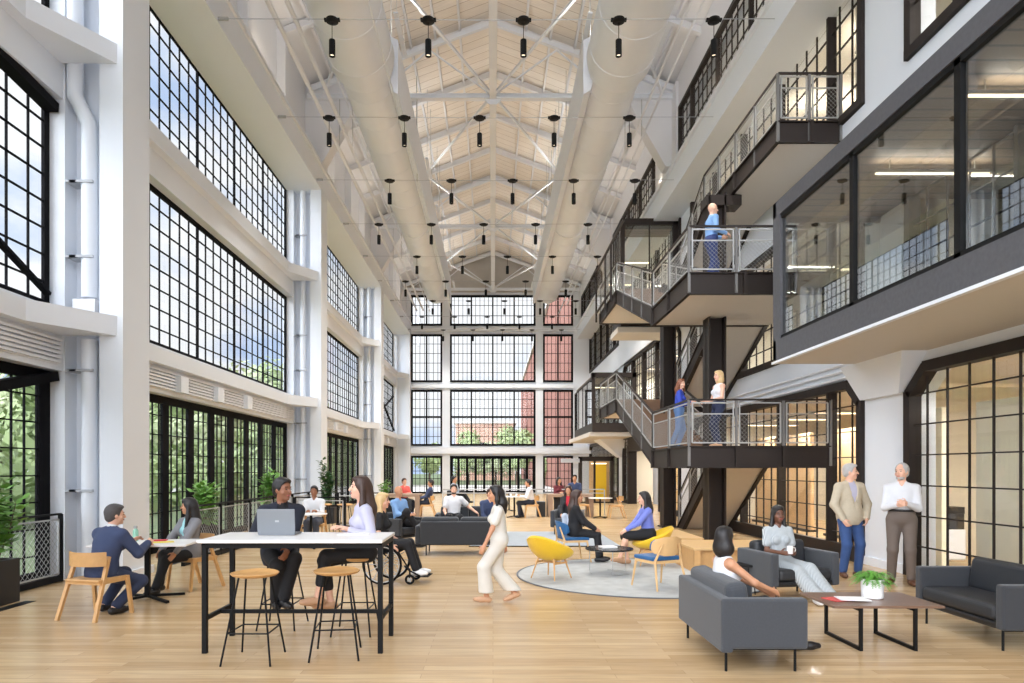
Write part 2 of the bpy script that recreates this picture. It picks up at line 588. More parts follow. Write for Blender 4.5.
# ---------------------------------------------------------------- BACK WALL
BX = [(-5.67, -3.5), (-2.97, 2.94), (3.45, 5.53)]
BZ = [(0, 2.6), (3.3, 7.16), (7.7, 11.0), (11.6, 13.7)]
bw = MB()
edges = [-6.9, -5.67, -3.5, -2.97, 2.94, 3.45, 5.53, 11.5]
for i in (0, 2, 4, 6):
    bw.box(edges[i], edges[i+1], YB-.1, YB+.4, 0, 14.0)
zs = [2.6, 3.3, 7.16, 7.7, 11.0, 11.6, 13.7, 14.0]
for i in (0, 2, 4, 6):
    for (a, b) in BX: bw.box(a, b, YB, YB+.4, zs[i], zs[i+1])
bw.box(-6.9, 11.5, YB-.3, YB-.1, 2.75, 3.2)
for z in (7.4, 11.3): bw.box(-5.7, 5.6, YB-.22, YB-.1, z-.12, z+.12)
struct('wall_back', bw, M['white'])
gb = MB(); gb.prism([(-7.4, 13.9), (7.4, 13.9), (7.4, 14.0), (0, 16.9), (-7.4, 14.0)], YB-.05, YB+.3, 'y')
for i in range(-24, 25):
    gb.box(i*.28-.015, i*.28+.015, YB-.09, YB-.05, 13.95, 16.7-abs(i*.28)*.39)
o = struct('wall_gable', gb, mat('grey_gable_boards', rgb(186, 182, 176), .7, noise=.12, nscale=2))
for (a, b) in BX:
    mid = (b-a) > 4
    nc = 20 if mid else 7
    hv = [a+(b-a)*t for t in ((.25, .5, .75) if mid else (.5,))]
    for i, (z0, z1) in enumerate(BZ):
        rows = [5, 6, 5, 3][i]
        if i == 0 and mid:
            hv2 = [a+(b-a)*t/10 for t in range(1, 10)]
            grid_window('y', YB, a, b, z0, z1, 30, 6, hv2, fw=.2, hw=.17, m='window', depth=.12)
        else:
            grid_window('y', YB, a, b, z0, z1, nc, rows, hv, fw=.13, hw=.10, depth=.14, mw=.034, hz=(z0+(z1-z0)*.52,) if i == 1 else ())

# ---------------------------------------------------------------- RIGHT WALL
# bays: columns at Y 10.98..12.3, +12...
rw = MB()
CC = [(-1.0, .3), (10.98, 12.25), (22.9, 24.2), (34.9, 36.2)]
for (a, b) in CC: rw.box(XR, XR+.45, a, b, 0, 14.2)
bays = [(.3, 10.98), (12.25, 22.9), (24.2, 34.9), (36.2, YB)]
TH = .45
def cham_fill(mb, a, b, z, c):      # triangles that give an opening its chamfered head corners
    mb.prism([(a, z-c), (a, z), (a+c*1.15, z)], XR, XR+TH, 'x')
    mb.prism([(b, z-c), (b, z), (b-c*1.15, z)], XR, XR+TH, 'x')
for i, (a, b) in enumerate(bays):
    for (z0, z1) in ((3.36, 4.15), (7.0, 8.28), (10.8, 11.1), (13.7, 14.2)):
        if i == 0 and z0 == 3.36: z1 = 4.15
        rw.box(XR, XR+TH, a, b, z0, z1)
    cham_fill(rw, a, b, 3.36, .42)
    cham_fill(rw, a, b, 7.0, .42)
rw.box(XR, XR+TH, 5.9, 10.98, 8.2, 10.9) if False else None
struct('wall_right', rw, M['white'])
rwin = []
for i, (a, b) in enumerate(bays):
    nc = round((b-a)/.47)
    a_, b_ = a, b
    hv = [b-2.35*j for j in range(1, 5) if b-2.35*j > a+.4]
    if i == 2:       # ground: open portal from 27 to 34.5
        grid_window('x', XR+.02, a, 27.0, 0, 3.36, 6, 7, (), fw=.18, m='bronze2', gm='glassin', cham=0, depth=.2, mw=.02)
        grid_window('x', XR+.02, 33.2, b, 0, 3.36, 4, 7, (), fw=.18, m='bronze2', gm='glassin', cham=0, depth=.2, mw=.02)
        t = MB(); t.box(XR-.12, XR+.3, 26.9, 27.15, 0, 2.75); t.box(XR-.12, XR+.3, 33.1, 33.45, 0, 2.75); t.box(XR-.11, XR+.29, 27, 33.4, 2.55, 2.84)
        t.box(XR-.1, XR+.1, 27.0, 33.2, 2.84, 3.36)
        wnn = struct('door_1', t, M['bronze2'])
    else:
        grid_window('x', XR+.02, a, b, 0, 3.36, nc, 7, hv if i == 1 else (), fw=.16, m='bronze2', gm='glassin', cham=.42, depth=.2, mw=.02)
    grid_window('x', XR+.02, a, b, 4.15, 7.0, nc, 6, hv, fw=.14, m='bronze2', gm='glassin', cham=.42, depth=.18, mw=.022)
    if i == 0:
        grid_window('x', XR+.02, a, 10.98, 8.28, 10.8, 10, 3, (), fw=.16, m='bronze2', gm='glassin', depth=.18)
    else:
        grid_window('x', XR+.02, a, b, 8.3, 10.8, nc, 5, hv, fw=.14, m='bronze2', gm='glassin', depth=.18)
    # clerestory, set forward
    grid_window('x', 6.02, a+.5, b-1.0, 11.3, 13.35, nc, 5, hv, fw=.12, m='bronze2', gm='glassin', depth=.12)
# dark sill band along ground windows
t = MB(); t.box(XR-.1, XR+.02, 12.25, 22.9, 0, .28); trim(t, 'bronze2')
t = MB(); t.box(XR-.1, XR+.02, 24.2, 26.8, 0, .2); trim(t, 'bronze2')
# plinth at the near column
t = MB(); t.box(XR-.05, XR+.05, 10.98, 12.25, 0, .14); trim(t)
# crane girder and clerestory wall above
t = MB(); t.box(5.8, XR+.1, -1, YB, 10.65, 11.45); t.box(5.72, 5.86, -1, YB, 11.38, 11.5); trim(t)
t = MB(); t.box(5.98, 6.2, -1, YB, 13.35, 14.4)
for (a, b) in bays:
    t.box(5.9, 6.3, b-1.0, b+1.8, 11.4, 14.2)
trim(t, 'white2')
# slim white ledge/conduits along ground head
for z in (3.42, 3.55, 3.68):
    t = MB(); t.tube([(XR-.05, 12.2, z), (XR-.05, 22.8, z)], .028, 6)
    o = t.build('conduit', M['white2'])
    tag(o, {3.42: 'thin white conduit along the right wall, lowest of three above the ground window',
            3.55: 'thin white conduit along the right wall, middle one of three above the ground window',
            3.68: 'thin white conduit along the right wall, topmost of three above the ground window'}[z], 'conduit', 'conduits on the right wall')
# haunch brackets: white wedges that carry level 2 slabs
def haunch(y0, y1, x1, z0, z1, m='white', ex=.5):
    t = MB()
    ym = (y0+y1)/2
    lo = [(XR, y0+.05), (XR-.12, y0+.05), (XR-.12, y1-.05), (XR, y1-.05)]
    hi = [(XR, y0-.5), (x1, y0-.5), (x1, y1+ex), (XR, y1+ex)]
    vs = [(p[0], p[1], z0) for p in lo]+[(p[0], p[1], z1) for p in hi]
    t.add(vs, [(0,1,2,3),(4,5,6,7),(0,1,5,4),(1,2,6,5),(2,3,7,6),(3,0,4,7)])
    return trim(t, m)
haunch(10.98, 12.25, 6.3, 2.93, 3.53, ex=.1)
haunch(34.9, 36.2, 5.2, 2.3, 3.4)
haunch(22.9, 24.2, 5.9, 2.95, 3.42)

# ---------------------------------------------------------------- ROOF
RZ = 16.75; SL = .377
def roof_z(x): return RZ-SL*abs(x)
for s in (-1, 1):
    t = MB()
    t.prism([(0, roof_z(0)), (s*3.35, roof_z(3.35)), (s*3.35, roof_z(3.35)+.2), (0, roof_z(0)+.2)], -3, YB+.3, 'y')
    o = struct('ceiling', t, M['deck'])
    t = MB()
    t.prism([(s*3.35, roof_z(3.35)), (s*7.4, roof_z(7.4)), (s*7.4, roof_z(7.4)+.2), (s*3.35, roof_z(3.35)+.2)], -3, YB+.3, 'y')
    o = struct('ceiling', t, M['white2'])
# rafters every 3 m
for i in range(-2, 11):
    y = 19.6+3*(i-1) + .0
    if y > YB-.4 or y < 1: continue
    t = MB()
    for s in (-1, 1):
        t.bar((0, y, roof_z(0)-.16), (s*6.3, y, roof_z(6.3)-.16), .09, .20, up=(0, 0, 1))
        t.bar((0, y, roof_z(0)-.27), (s*6.3, y, roof_z(6.3)-.27), .15, .03, up=(0, 0, 1))
    trim(t, 'white2')
# purlins (thin, along Y)
t = MB()
for x in (-2.7, -1.9, -1.1, 1.1, 1.9, 2.7, -4.4, 4.4, -5.3, 5.3):
    t.box(x-.035, x+.035, 1, YB, roof_z(x)-.16, roof_z(x)-.01)
trim(t, 'white2')
# ridge beam hung at truss bottom chord level and trusses
t = MB(); t.box(-.11, .11, 1, YB-.1, 13.86, 13.93); t.box(-.05, .05, 1, YB-.1, 13.93, 14.25); t.box(-.12, .12, 1, YB-.1, 14.25, 14.3)
trim(t, 'white')
for n_, y in enumerate((10.2, 22.4, 34.4, 46.3)):
    o = empty('roof_truss', (0, y, 14))
    tag(o, ['white steel roof truss nearest the camera, above the first row of pendants', 'white steel roof truss crossing the ceiling below the second pendant row',
            'white steel roof truss halfway towards the end wall', 'white steel roof truss against the grey gable of the end wall'][n_], 'truss', 'roof trusses')
    t = MB()
    t.box(-6.1, 6.1, y-.06, y+.06, 13.9, 14.0); t.box(-6.1, 6.1, y-.11, y+.11, 13.98, 14.02); t.box(-6.1, 6.1, y-.11, y+.11, 13.87, 13.91)
    t.build('bottom_chord', M['white'], o, world=True)
    t = MB()
    for s in (-1, 1):
        t.bar((0, y, 16.4), (s*6.1, y, 14.15), .12, .14)
    t.build('top_chord', M['white'], o, world=True)
    t = MB()
    for s in (-1, 1):
        t.bar((0, y, 14.0), (s*2.1, y, 15.5), .05, .05)
        t.bar((s*2.1, y, 15.5), (s*3.9, y, 14.0), .05, .05)
    t.bar((0, y, 13.95), (0, y, 16.4), .09, .09)
    t.build('web_member', M['white'], o, world=True)
    t = MB(); t.prism([(-.28, 13.87), (.28, 13.87), (.12, 13.7), (-.12, 13.7)], y-.02, y+.02, 'y')
    t.prism([(-.3, 14.0), (.3, 14.0), (.15, 14.2), (-.15, 14.2)], y-.02, y+.02, 'y')
    t.build('gusset_plate', M['white'], o, world=True)
# horizontal x-bracing rods between trusses
BR = ['first bay', 'second bay', 'third bay']
for n_, (ya, yb) in enumerate(((10.2, 22.4), (22.4, 34.4), (34.4, 46.3))):
    for s in (-1, 1):
        t = MB(); t.bar((0, yb, 14.0), (s*5.6, ya, 13.95), .07, .07)
        t.bar((0, ya, 14.03), (s*5.6, yb, 14.0), .07, .07)
        o = t.build('roof_brace', M['white'])
        tag(o, 'thin white diagonal roof bracing %s of the ridge beam, %s from the camera' % ('left' if s < 0 else 'right', BR[n_]), 'brace', 'diagonal roof braces')
# knee walls / side panels between girder and roof seen left and right of ducts
for n_, y in enumerate((10.45, 22.45, 34.45)):
    for s in (-1, 1):
        t = MB()
        t.prism([(s*5.7, 11.7), (s*6.25, 11.7), (s*6.25, 14.3), (s*4.1, roof_z(4.1)-.1), (s*4.6, 13.6)], y, y+.55, 'y')
        trim(t, 'white2')

# ---------------------------------------------------------------- DUCTS
def duct(s, label):
    x = -3.3 if s < 0 else 3.18; z = 12.08
    o = empty('air_duct', (x, 20, z))
    tag(o, label, 'duct', 'round air ducts under the roof')
    segs = [(3.5, 17.4, .82), (17.4, 28.6, .70), (28.6, 40.2, .68)]
    for (a, b, r) in segs:
        t = MB()
        prof = []
        n = 28
        pts = [(x, a, z), (x, b-.25, z), (x, b, z)] if b < 40 else [(x, a, z), (x, b-.3, z), (x, b-.1, z), (x, b, z)]
        rr = [r, r, r-.06] if b < 40 else [r, r, r*.8, r*.3]
        t.tube(pts, rr, 32); t.sm = True
        t.build('duct_section', M['metalw'], o, world=True)
    y = 5.0
    while y < 39.5:
        t = MB()
        r = .82 if y < 17.3 else (.70 if y < 28.5 else .68)
        t.tube([(x, y-.02, z), (x, y+.02, z)], r+.008, 32)
        y += 1.45
        t.sm = True
        t.build('seam_ring', M['metalw'], o, world=True)
    for yy in (12, 18, 24, 30, 36):
        for dx in (-.6, .6):
            t = MB(); t.tube([(x+dx, yy, z+.3), (x+dx, yy, roof_z(x+dx)-.02)], .012, 6)
            t.build('hanger_rod', M['steel'], o, world=True)
    # inner side plenum box
    t = MB()
    t.prism([(x-s*.66, 11.5), (x-s*.84, 11.4), (x-s*.84, 12.8), (x-s*.3, 13.1), (x-s*.3, 12.6)], 17.6, 40, 'y')
    t.build('plenum_box', M['metalw'], o, world=True)
    return o
duct(-1, 'large round white air duct running along the left side of the ceiling')
duct(1, 'large round white air duct running along the right side of the ceiling')
# conduits/pipes running along the roof
PIPES = [(-5.05, 12.2, .06, 'leftmost of the thick white pipes left of the left duct'), (-4.62, 12.2, .06, 'thick white pipe between the left duct and the leftmost ceiling pipe'),
         (-4.15, 12.1, .022, 'thin white rod just left of the left duct'), (-2.5, 11.1, .02, 'thin white rod crossing beneath the left duct'),
         (4.35, 12.0, .035, 'white sprinkler pipe just right of the right duct'), (4.9, 12.6, .03, 'slim white pipe far right of the right duct')]
for (x, z, r, lab) in PIPES:
    t = MB(); t.tube([(x, 5, z), (x, 45, z)], r, 8); t.sm = True
    o = empty('ceiling_pipe', (x, 20, z)); tag(o, lab, 'pipe', 'pipes along the ceiling')
    t.build('pipe', M['white'], o, world=True)
    t = MB()
    for yy in (10.2, 22.4, 34.4): t.tube([(x, yy, z), (x, yy, 13.9)], .012, 5)
    t.build('hanger_rod', M['steel'], o, world=True)

# ---------------------------------------------------------------- PENDANT SPOTS ON CABLES
PZ = 10.95
def make_pendant():
    o = empty('pendant_spotlight', (0, 0, 0), cat='pendant light'); o['category'] = 'pendant light'
    t = MB(); t.lathe([(.05, .03), (.125, .02), (.13, -.03), (.06, -.05)], n=16); t.box(-.16, .16, -.035, .035, -.02, .03)
    t.build('canopy', M['black'], o)
    t = MB(); t.tube([(0, 0, -.04), (0, 0, -.42)], .008, 5); t.build('cord', M['black'], o)
    t = MB(); t.lathe([(.02, -.40), (.062, -.41), (.065, -.43), (.065, -.74), (.055, -.74), (.05, -.70)], n=16, cap=False)
    t.add([(0, 0, -.40)], []); t.lathe([(.0, -.40), (.03, -.401)], n=16, cap=False)
    t.sm = True
    can = t.build('can', M['black'], o)
    t = MB(); t.lathe([(.0, -.71), (.05, -.70)], n=16, cap=False)
    t.build('lens', M['spot'], can)
    return o
pend = make_pendant()
used = False
ORD = ['first', 'second', 'third', 'fourth', 'fifth', 'sixth', 'seventh', 'eighth', 'ninth']
PXS = []
for r in range(9):
    y = 14.0+3.9*r
    offs = [-1.69, -.68, .32, 1.32, 2.32] if r % 2 == 0 else [-2.2, -1.19, -.18, .82, 1.83]
    o = empty('suspension_cable', (0, y, PZ))
    tag(o, 'thin cable spanning the hall and carrying the %s row of pendants from the camera' % ORD[r], 'cable', 'suspension cables')
    t = MB(); t.tube([(-5.66, y, PZ+.02), (-3, y, PZ+.01), (0, y, PZ-.01), (3, y, PZ+.01), (5.85, y, PZ+.02)], .008, 5)
    t.build('wire', M['greypaint'], o, world=True)
    t = MB(); t.box(-5.67, -5.45, y-.02, y+.02, PZ-.01, PZ+.05)
    t.build('turnbuckle', M['steel'], o, world=True)
    for c, f_ in enumerate(offs):
        x = f_*1.96
        place(pend, used, (x, y, PZ-.01), 0, 'black cylinder pendant spotlight, %s from the left in the %s row from the camera' % (ORD[c], ORD[r]), 'pendant spotlights')
        used = True
        PXS.append((x, y))
# ================================================================ GLASS BOX (upper right)
gx = 4.88; gy1 = 11.85; gy0 = -1.0
o = empty('glass_meeting_box', (gx, 11, 3.53))
tag(o, 'projecting glazed room with grey steel fascia hanging over the sofas on the right', 'glazed room')
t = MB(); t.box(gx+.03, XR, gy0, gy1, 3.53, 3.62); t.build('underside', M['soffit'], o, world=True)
t = MB(); t.box(gx-.02, gx+.05, gy0, gy1+.02, 3.52, 3.56); t.build('edge_trim', M['white'], o, world=True)
t = MB(); t.box(gx, gx+.12, gy0, gy1, 3.56, 3.92); t.box(gx, XR, gy1-.12, gy1, 3.56, 3.92)
t.box(gx, gx+.12, gy0, gy1, 6.04, 6.3); t.box(gx, XR, gy1-.12, gy1, 6.04, 6.3)
t.build('fascia', M['fascia'], o, world=True)
t = MB(); t.box(gx, gx+.14, gy1-.28, gy1, 3.92, 6.04); t.build('corner_post', M['fascia'], o, world=True)
for y in (9.3, 7.18, 5.06, 2.94, .82):
    t = MB(); t.box(gx+.02, gx+.1, y-.05, y+.05, 3.92, 6.04); t.build('mullion', M['black'], o, world=True)
t = MB()
t.box(gx+.02, gx+.1, gy0, gy1-.28, 3.92, 3.98); t.box(gx+.02, gx+.1, gy0, gy1-.28, 5.97, 6.04)
t.box(gx+.1, XR, gy1-.1, gy1-.04, 3.92, 3.98); t.box(gx+.1, XR, gy1-.1, gy1-.04, 5.97, 6.04)
t.build('glazing_rail', M['black'], o, world=True)
t = MB(); t.box(gx+.05, gx+.065, gy0, gy1-.28, 3.95, 6.0); t.build('glass_pane', M['glassbox'], o, world=True)
t = MB(); t.box(gx+.14, XR, gy1-.08, gy1-.065, 3.95, 6.0); t.build('end_pane', M['glassbox'], o, world=True)
t = MB(); t.box(gx+.12, 11.2, gy0, gy1-.1, 6.06, 6.12); t.build('slat_ceiling', M['slat'], o, world=True)
t = MB(); t.box(gx+.12, 11.2, gy0, gy1-.12, 3.86, 3.92); t.build('floor_finish', M['inner_floor'], o, world=True)
t = MB(); t.box(gx+.12, XR, gy0, gy1-.12, 6.22, 6.29); t.build('roof_slab', M['fascia'], o, world=True)
t = MB(); t.box(11.0, 11.2, gy0, 11, 3.9, 6.1); t.box(6.8, 11, 10.98, 11.1, 3.9, 6.1); t.build('inner_wall', M['beige'], o, world=True)
for n_, (y, x0, x1) in enumerate(((9.6, 5.4, 7.0), (7.6, 5.3, 7.4), (5.6, 5.4, 7.2), (3.4, 5.4, 7.2))):
    l = empty('linear_light', (x0, y, 5.9)); tag(l, ['slim glowing light bar inside the glazed box, furthest from camera', 'slim glowing light bar inside the glazed box, second from its far end', 'slim glowing light bar inside the glazed box, third from its far end', 'slim glowing light bar inside the glazed box, nearest the camera'][n_], 'light', 'light bars in the glazed box')
    t = MB(); t.box(x0, x1, y-.015, y+.015, 5.86, 5.88); t.build('diffuser', M['lamp'], l, world=True)
    t = MB(); t.box(x0, x1, y-.035, y+.035, 5.88, 5.92); t.tube([(x0+.2, y, 5.9), (x0+.2, y, 6.07)], .006, 5); t.tube([(x1-.2, y, 5.9), (x1-.2, y, 6.07)], .006, 5); t.build('housing', M['steel'], l, world=True)

# ================================================================ ROOMS BEHIND THE RIGHT WALL
t = MB()
t.box(11.0, 11.3, -1, YB, 0, 14)
for y in (-1.0, 13.3, 23.4, 35.4, YB-.3):
    t.box(XR+.5, 11.0, y, y+.2, 0, 3.3); t.box(XR+.5, 11.0, y, y+.2, 4.2, 14)
struct('wall_rooms', t, M['beige'])
t = MB()
t.box(XR+.3, 11.2, -1, YB, 3.4, 3.55); t.box(XR+.3, 11.2, -1, YB, 7.1, 7.25); t.box(XR+.3, 11.2, -1, YB, 10.9, 11.0)
t.box(XR+.3, 11.2, -1, YB, 14, 14.2)
struct('ceiling_rooms', t, M['soffit'])
t = MB()
t.box(XR+.3, 11.2, gy1, YB, 3.86, 3.92); t.box(XR+.3, 11.2, -1, YB, 7.3, 7.36); t.box(6.3, 11.2, -1, YB, 11.0, 11.05)
struct('floor_rooms', t, M['inner_floor'])
# cream panels standing behind ground windows (right bay)
for n_, (y0, y1) in enumerate(((3.2, 5.6), (5.65, 8.0), (8.05, 10.5), (11.3, 11.85))):
    t = MB(); t.rbox(((7.5), (y0+y1)/2, 1.38), (.09, y1-y0, 2.7), .01)
    o = empty('cream_partition', (7.5, (y0+y1)/2, 0)); tag(o, ['tall cream partition behind the right window, nearest the camera', 'tall cream partition behind the right window above the right sofa', 'tall cream partition behind the right window, third towards the column', 'narrow cream partition behind the right window beside the white column'][n_], 'partition', 'cream partitions behind the right window')
    t.build('panel', M['drape'], o, world=True)
    t = MB(); t.box(7.38, 7.62, y0, y1, 0, .08); t.build('base', M['black'], o, world=True)
for n_, (y0, y1, m) in enumerate(((13.6, 15.0, 'drape'), (15.2, 17.4, 'tan'), (18.3, 20.2, 'tan'), (20.6, 22.2, 'tan'))):
    t = MB(); t.rbox((8.6, (y0+y1)/2, 1.35), (.1, y1-y0, 2.66), .03)
    o = empty('timber_partition' if m == 'tan' else 'cream_partition', (8.6, (y0+y1)/2, 0)); tag(o, ['tall cream partition behind the stair window beside the man in beige jacket', 'tall timber partition behind the stair window, nearest of three', 'tall timber partition behind the stair window, middle of three', 'tall timber partition behind the stair window, furthest of three'][n_], 'partition', 'partitions behind the stair window')
    t.build('panel', M[m], o, world=True)
    t = MB(); t.box(8.45, 8.75, y0, y1, 0, .06); t.build('base', M['black'], o, world=True)
# linear lamps inside the rooms
RL = []
for (z, ys) in ((3.05, (6.5, 9.6, 14.3, 16.4, 18.5, 21.0, 26.5, 30, 33)), (6.7, (14.2, 17, 20.5, 26, 30, 34)), (10.4, (8.5, 14.2, 17, 21, 26, 30, 34)), (13.5, (12, 17, 24, 30))):
    for q, y in enumerate(ys):
        x0, x1 = 7.6, 9.4
        l = empty('linear_light', (x0, y, z))
        lev = {3.05: 'ground floor', 6.7: 'second level', 10.4: 'third level', 13.5: 'top level'}[z]
        tag(l, 'glowing linear lamp behind the right wall windows on the %s, %s from the camera' % (lev, ORD[q]), 'light', 'linear lamps behind the right windows')
        t = MB(); t.box(x0, x1, y-.06, y+.06, z-.02, z); t.build('diffuser', M['lamp'], l, world=True)
        t = MB(); t.box(x0-.01, x1+.01, y-.07, y+.07, z, z+.05)
        for xx in (x0+.2, x1-.2): t.tube([(xx, y, z+.04), (xx, y, {3.05: 3.39, 6.7: 7.09, 10.4: 10.89, 13.5: 13.99}[z])], .006, 4)
        t.build('housing', M['steel'], l, world=True)
        RL.append((8.5, y, z))
# furniture glimpsed in ground rooms: a printer cabinet behind the right window
o = empty('copier', (8.15, 12.3, 0)); tag(o, 'white office copier standing behind the right wall window', 'copier')
t = MB(); t.rbox((8.15, 12.35, .35), (.55, .5, .55), .03); t.build('body', M['white'], o, world=True)
t = MB(); t.box(7.87, 8.43, 12.15, 12.55, .9, 1.02); t.box(7.9, 8.4, 12.12, 12.58, .62, .9); t.build('scanner', M['black_plastic'], o, world=True)

# ================================================================ STAIRCASE
XS = 3.88; XM = 5.32; XE = 6.68
st = empty('staircase', (XM, 16, 0))
tag(st, 'dark steel switchback staircase with mesh railings and three stacked landings by the right wall', 'staircase')
def sb(name, mb, m, parent=st):
    return mb.build(name, M[m], parent, world=True)
Y0, Y1, Y2, Y3 = 13.45, 16.5, 21.4, 24.5
lands = [(2.14, Y0, Y1, XS, XE), (5.57, Y0, Y1, XS, XE)]
def landing(z, y0, y1, x0, x1, dep=.40, split=()):
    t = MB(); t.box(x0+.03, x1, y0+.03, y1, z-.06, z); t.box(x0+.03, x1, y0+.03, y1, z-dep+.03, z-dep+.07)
    L = sb('landing', t, 'soffit')
    t = MB()
    # channel fascia: web + flanges, front and left side, thin back edge
    t.box(x0, x1, y0+.02, y0+.05, z-dep, z+.02)
    t.box(x0, x1, y0-.03, y0+.05, z-dep, z-dep+.025); t.box(x0, x1, y0-.03, y0+.05, z-.005, z+.02)
    t.box(x0, x0+.03, y0, y1, z-dep, z+.02)
    t.box(x0-.05, x0+.03, y0, y1, z-dep, z-dep+.025); t.box(x0-.05, x0+.03, y0, y1, z-.005, z+.02)
    t.box(x0, x1, y1-.04, y1+.01, z-dep, z-.04)
    for x in split: t.box(x-.035, x+.035, y0-.06, y0+.03, z-dep, z+.02)
    for y in (y0+(y1-y0)*.5, y1-.05): t.box(x0-.06, x0, y-.03, y+.03, z-dep, z+.02)
    sb('fascia', t, 'bronze')
def rail_run(parent, p0, p1, H=.93, posts=2, m='steel', bottom=.08):
    """railing with framed mesh panels between p0 and p1 (3-D base points)"""
    p0, p1 = V(p0), V(p1)
    fr, ms = MB(), MB()
    hr = MB()
    hr.bar(p0+V((0, 0, H)), p1+V((0, 0, H)), .045, .035)
    hr.build('handrail', M['bronze'], parent, world=True)
    for i in range(posts):
        a = p0.lerp(p1, i/posts); b = p0.lerp(p1, (i+1)/posts)
        d = (b-a).normalized()*.06
        a2, b2 = a+d, b-d
        for q in (a2, b2): fr.bar(q+V((0, 0, bottom)), q+V((0, 0, H-.06)), .026, .026)
        fr.bar(a2+V((0, 0, bottom)), b2+V((0, 0, bottom)), .026, .026)
        fr.bar(a2+V((0, 0, H-.06)), b2+V((0, 0, H-.06)), .026, .026)
        fr.bar(a2+V((0, 0, H-.28)), b2+V((0, 0, H-.28)), .022, .022)
        wire_panel(ms, a2, b2, a2.z+bottom, a2.z+H-.28, b2.z+bottom, b2.z+H-.28, .085, .003)
    fr.build('panel_frame', M[m], parent, world=True)
    ms.build('wire_mesh', M[m], parent, world=True)
    for i in range(posts+1):
        q = p0.lerp(p1, i/posts)
        ps = MB(); ps.bar(q+V((0, 0, -.38)), q+V((0, 0, H)), .05, .028)
        ps.build('post', M['greysteel'], parent, world=True)
def railing(name, segs, **k):
    r = empty(name, st.location); r.location = (0, 0, 0); r.parent = st
    for s in segs: rail_run(r, s[0], s[1], posts=s[2])
    return r
# NB world build subtracts both parents' locations
def flight(x0, x1, ya, za, yb, zb, n, soff=True):
    for i in range(n):
        t = MB()
        y = ya+(yb-ya)*i/n; z = za+(zb-za)*(i+1)/n
        dy = (yb-ya)/n
        t.box(x0+.05, x1-.05, y, y+dy*1.05, z-.05 if zb > za else z-.05+0, z)
        zl = z-(zb-za)/n
        t.box(x0+.05, x1-.05, y-.005, y+.012, min(z, zl)-.02, max(z, zl))
        sb('tread', t, 'tread')
    t = MB()
    for x in (x0, x1-.06):
        t.bar((x+.03, ya, za-.16), (x+.03, yb, zb-.16), .05, .38)
        t.bar((x+.03, ya, za+.03), (x+.03, yb, zb+.03), .11, .025)
        t.bar((x+.03, ya, za-.35), (x+.03, yb, zb-.35), .11, .025)
    sb('stringer', t, 'bronze')
    if soff:
        t = MB(); t.bar(((x0+x1)/2, ya, za-.30), ((x0+x1)/2, yb, zb-.30), x1-x0-.12, .03)
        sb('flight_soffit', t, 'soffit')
for n_, (z, y0, y1, x0, x1) in enumerate(lands):
    landing(z, y0, y1, x0, x1, .42, split=((4.82, 5.75) if n_ == 0 else (4.98, 6.0)))
# floor-level platforms at back
for z in (3.85, 7.27):
    landing(z, Y2, Y3, XS, XE, .36)
# flights
flight(XS, XM, Y1, 2.14, Y2, 3.85, 12)
flight(XS, XM, Y1, 5.57, Y2, 7.27, 12)
flight(XM+.05, XE, Y1, 2.14, 19.75, 0.0, 13)
flight(XM+.05, XE, Y1, 5.57, 20.0, 3.85, 11)
flight(XM+.1, XE, 17.6, 8.36, 19.8, 7.27, 7)
# top gallery landing
landing(8.36, 13.05, 17.6, 5.47, XE, .40, split=(6.1,))
t = MB(); t.box(XM+.1, XE, 19.8, 22, 6.95, 7.27); sb('landing', t, 'bronze')
# columns
for (x0, x1, y0, y1, z1) in ((4.92, 5.32, 15.5, 15.95, 8.0), (4.95, 5.32, 19.75, 20.15, 7.1)):
    t = MB(); t.box(x0, x0+.04, y0, y1, 0, z1); t.box(x1-.04, x1, y0, y1, 0, z1); t.box(x0, x1, (y0+y1)/2-.03, (y0+y1)/2+.03, 0, z1)
    t.box(x0-.06, x1+.06, y0-.06, y1+.06, 0, .04)
    t.box(x0-.05, x1+.35, y0, y1, z1-.28, z1-.05)
    sb('column', t, 'bronze')
# railings
def rl(segs): return railing('railing', segs)
for (z, H) in ((2.14, 1), (5.57, 1)):
    rl([((XS, Y0, z), (XE-(.0 if z < 3 else .0), Y0, z), 3)])
    rl([((XS, Y0+.02, z), (XS, Y1, z), 2)])
    rl([((XS, Y1, z), (XS, Y2, z+1.71), 4)])
    rl([((XS, Y2, z+1.71), (XS, Y3, z+1.71), 2)])
    rl([((XM, Y1, z), (XM, Y2, z+1.71), 3)])
rl([((XM+.08, Y1, 2.14), (XM+.08, 19.75, 0.02), 3)])
rl([((XM+.08, Y1, 5.57), (XM+.08, 20.0, 3.85), 3)])
rl([((5.47, 13.05, 8.36), (XE, 13.05, 8.36), 2)])
rl([((5.47, 13.07, 8.36), (5.47, 17.6, 8.36), 4)])
rl([((5.47, 17.6, 8.36), (5.47, 19.8, 7.27), 2)])

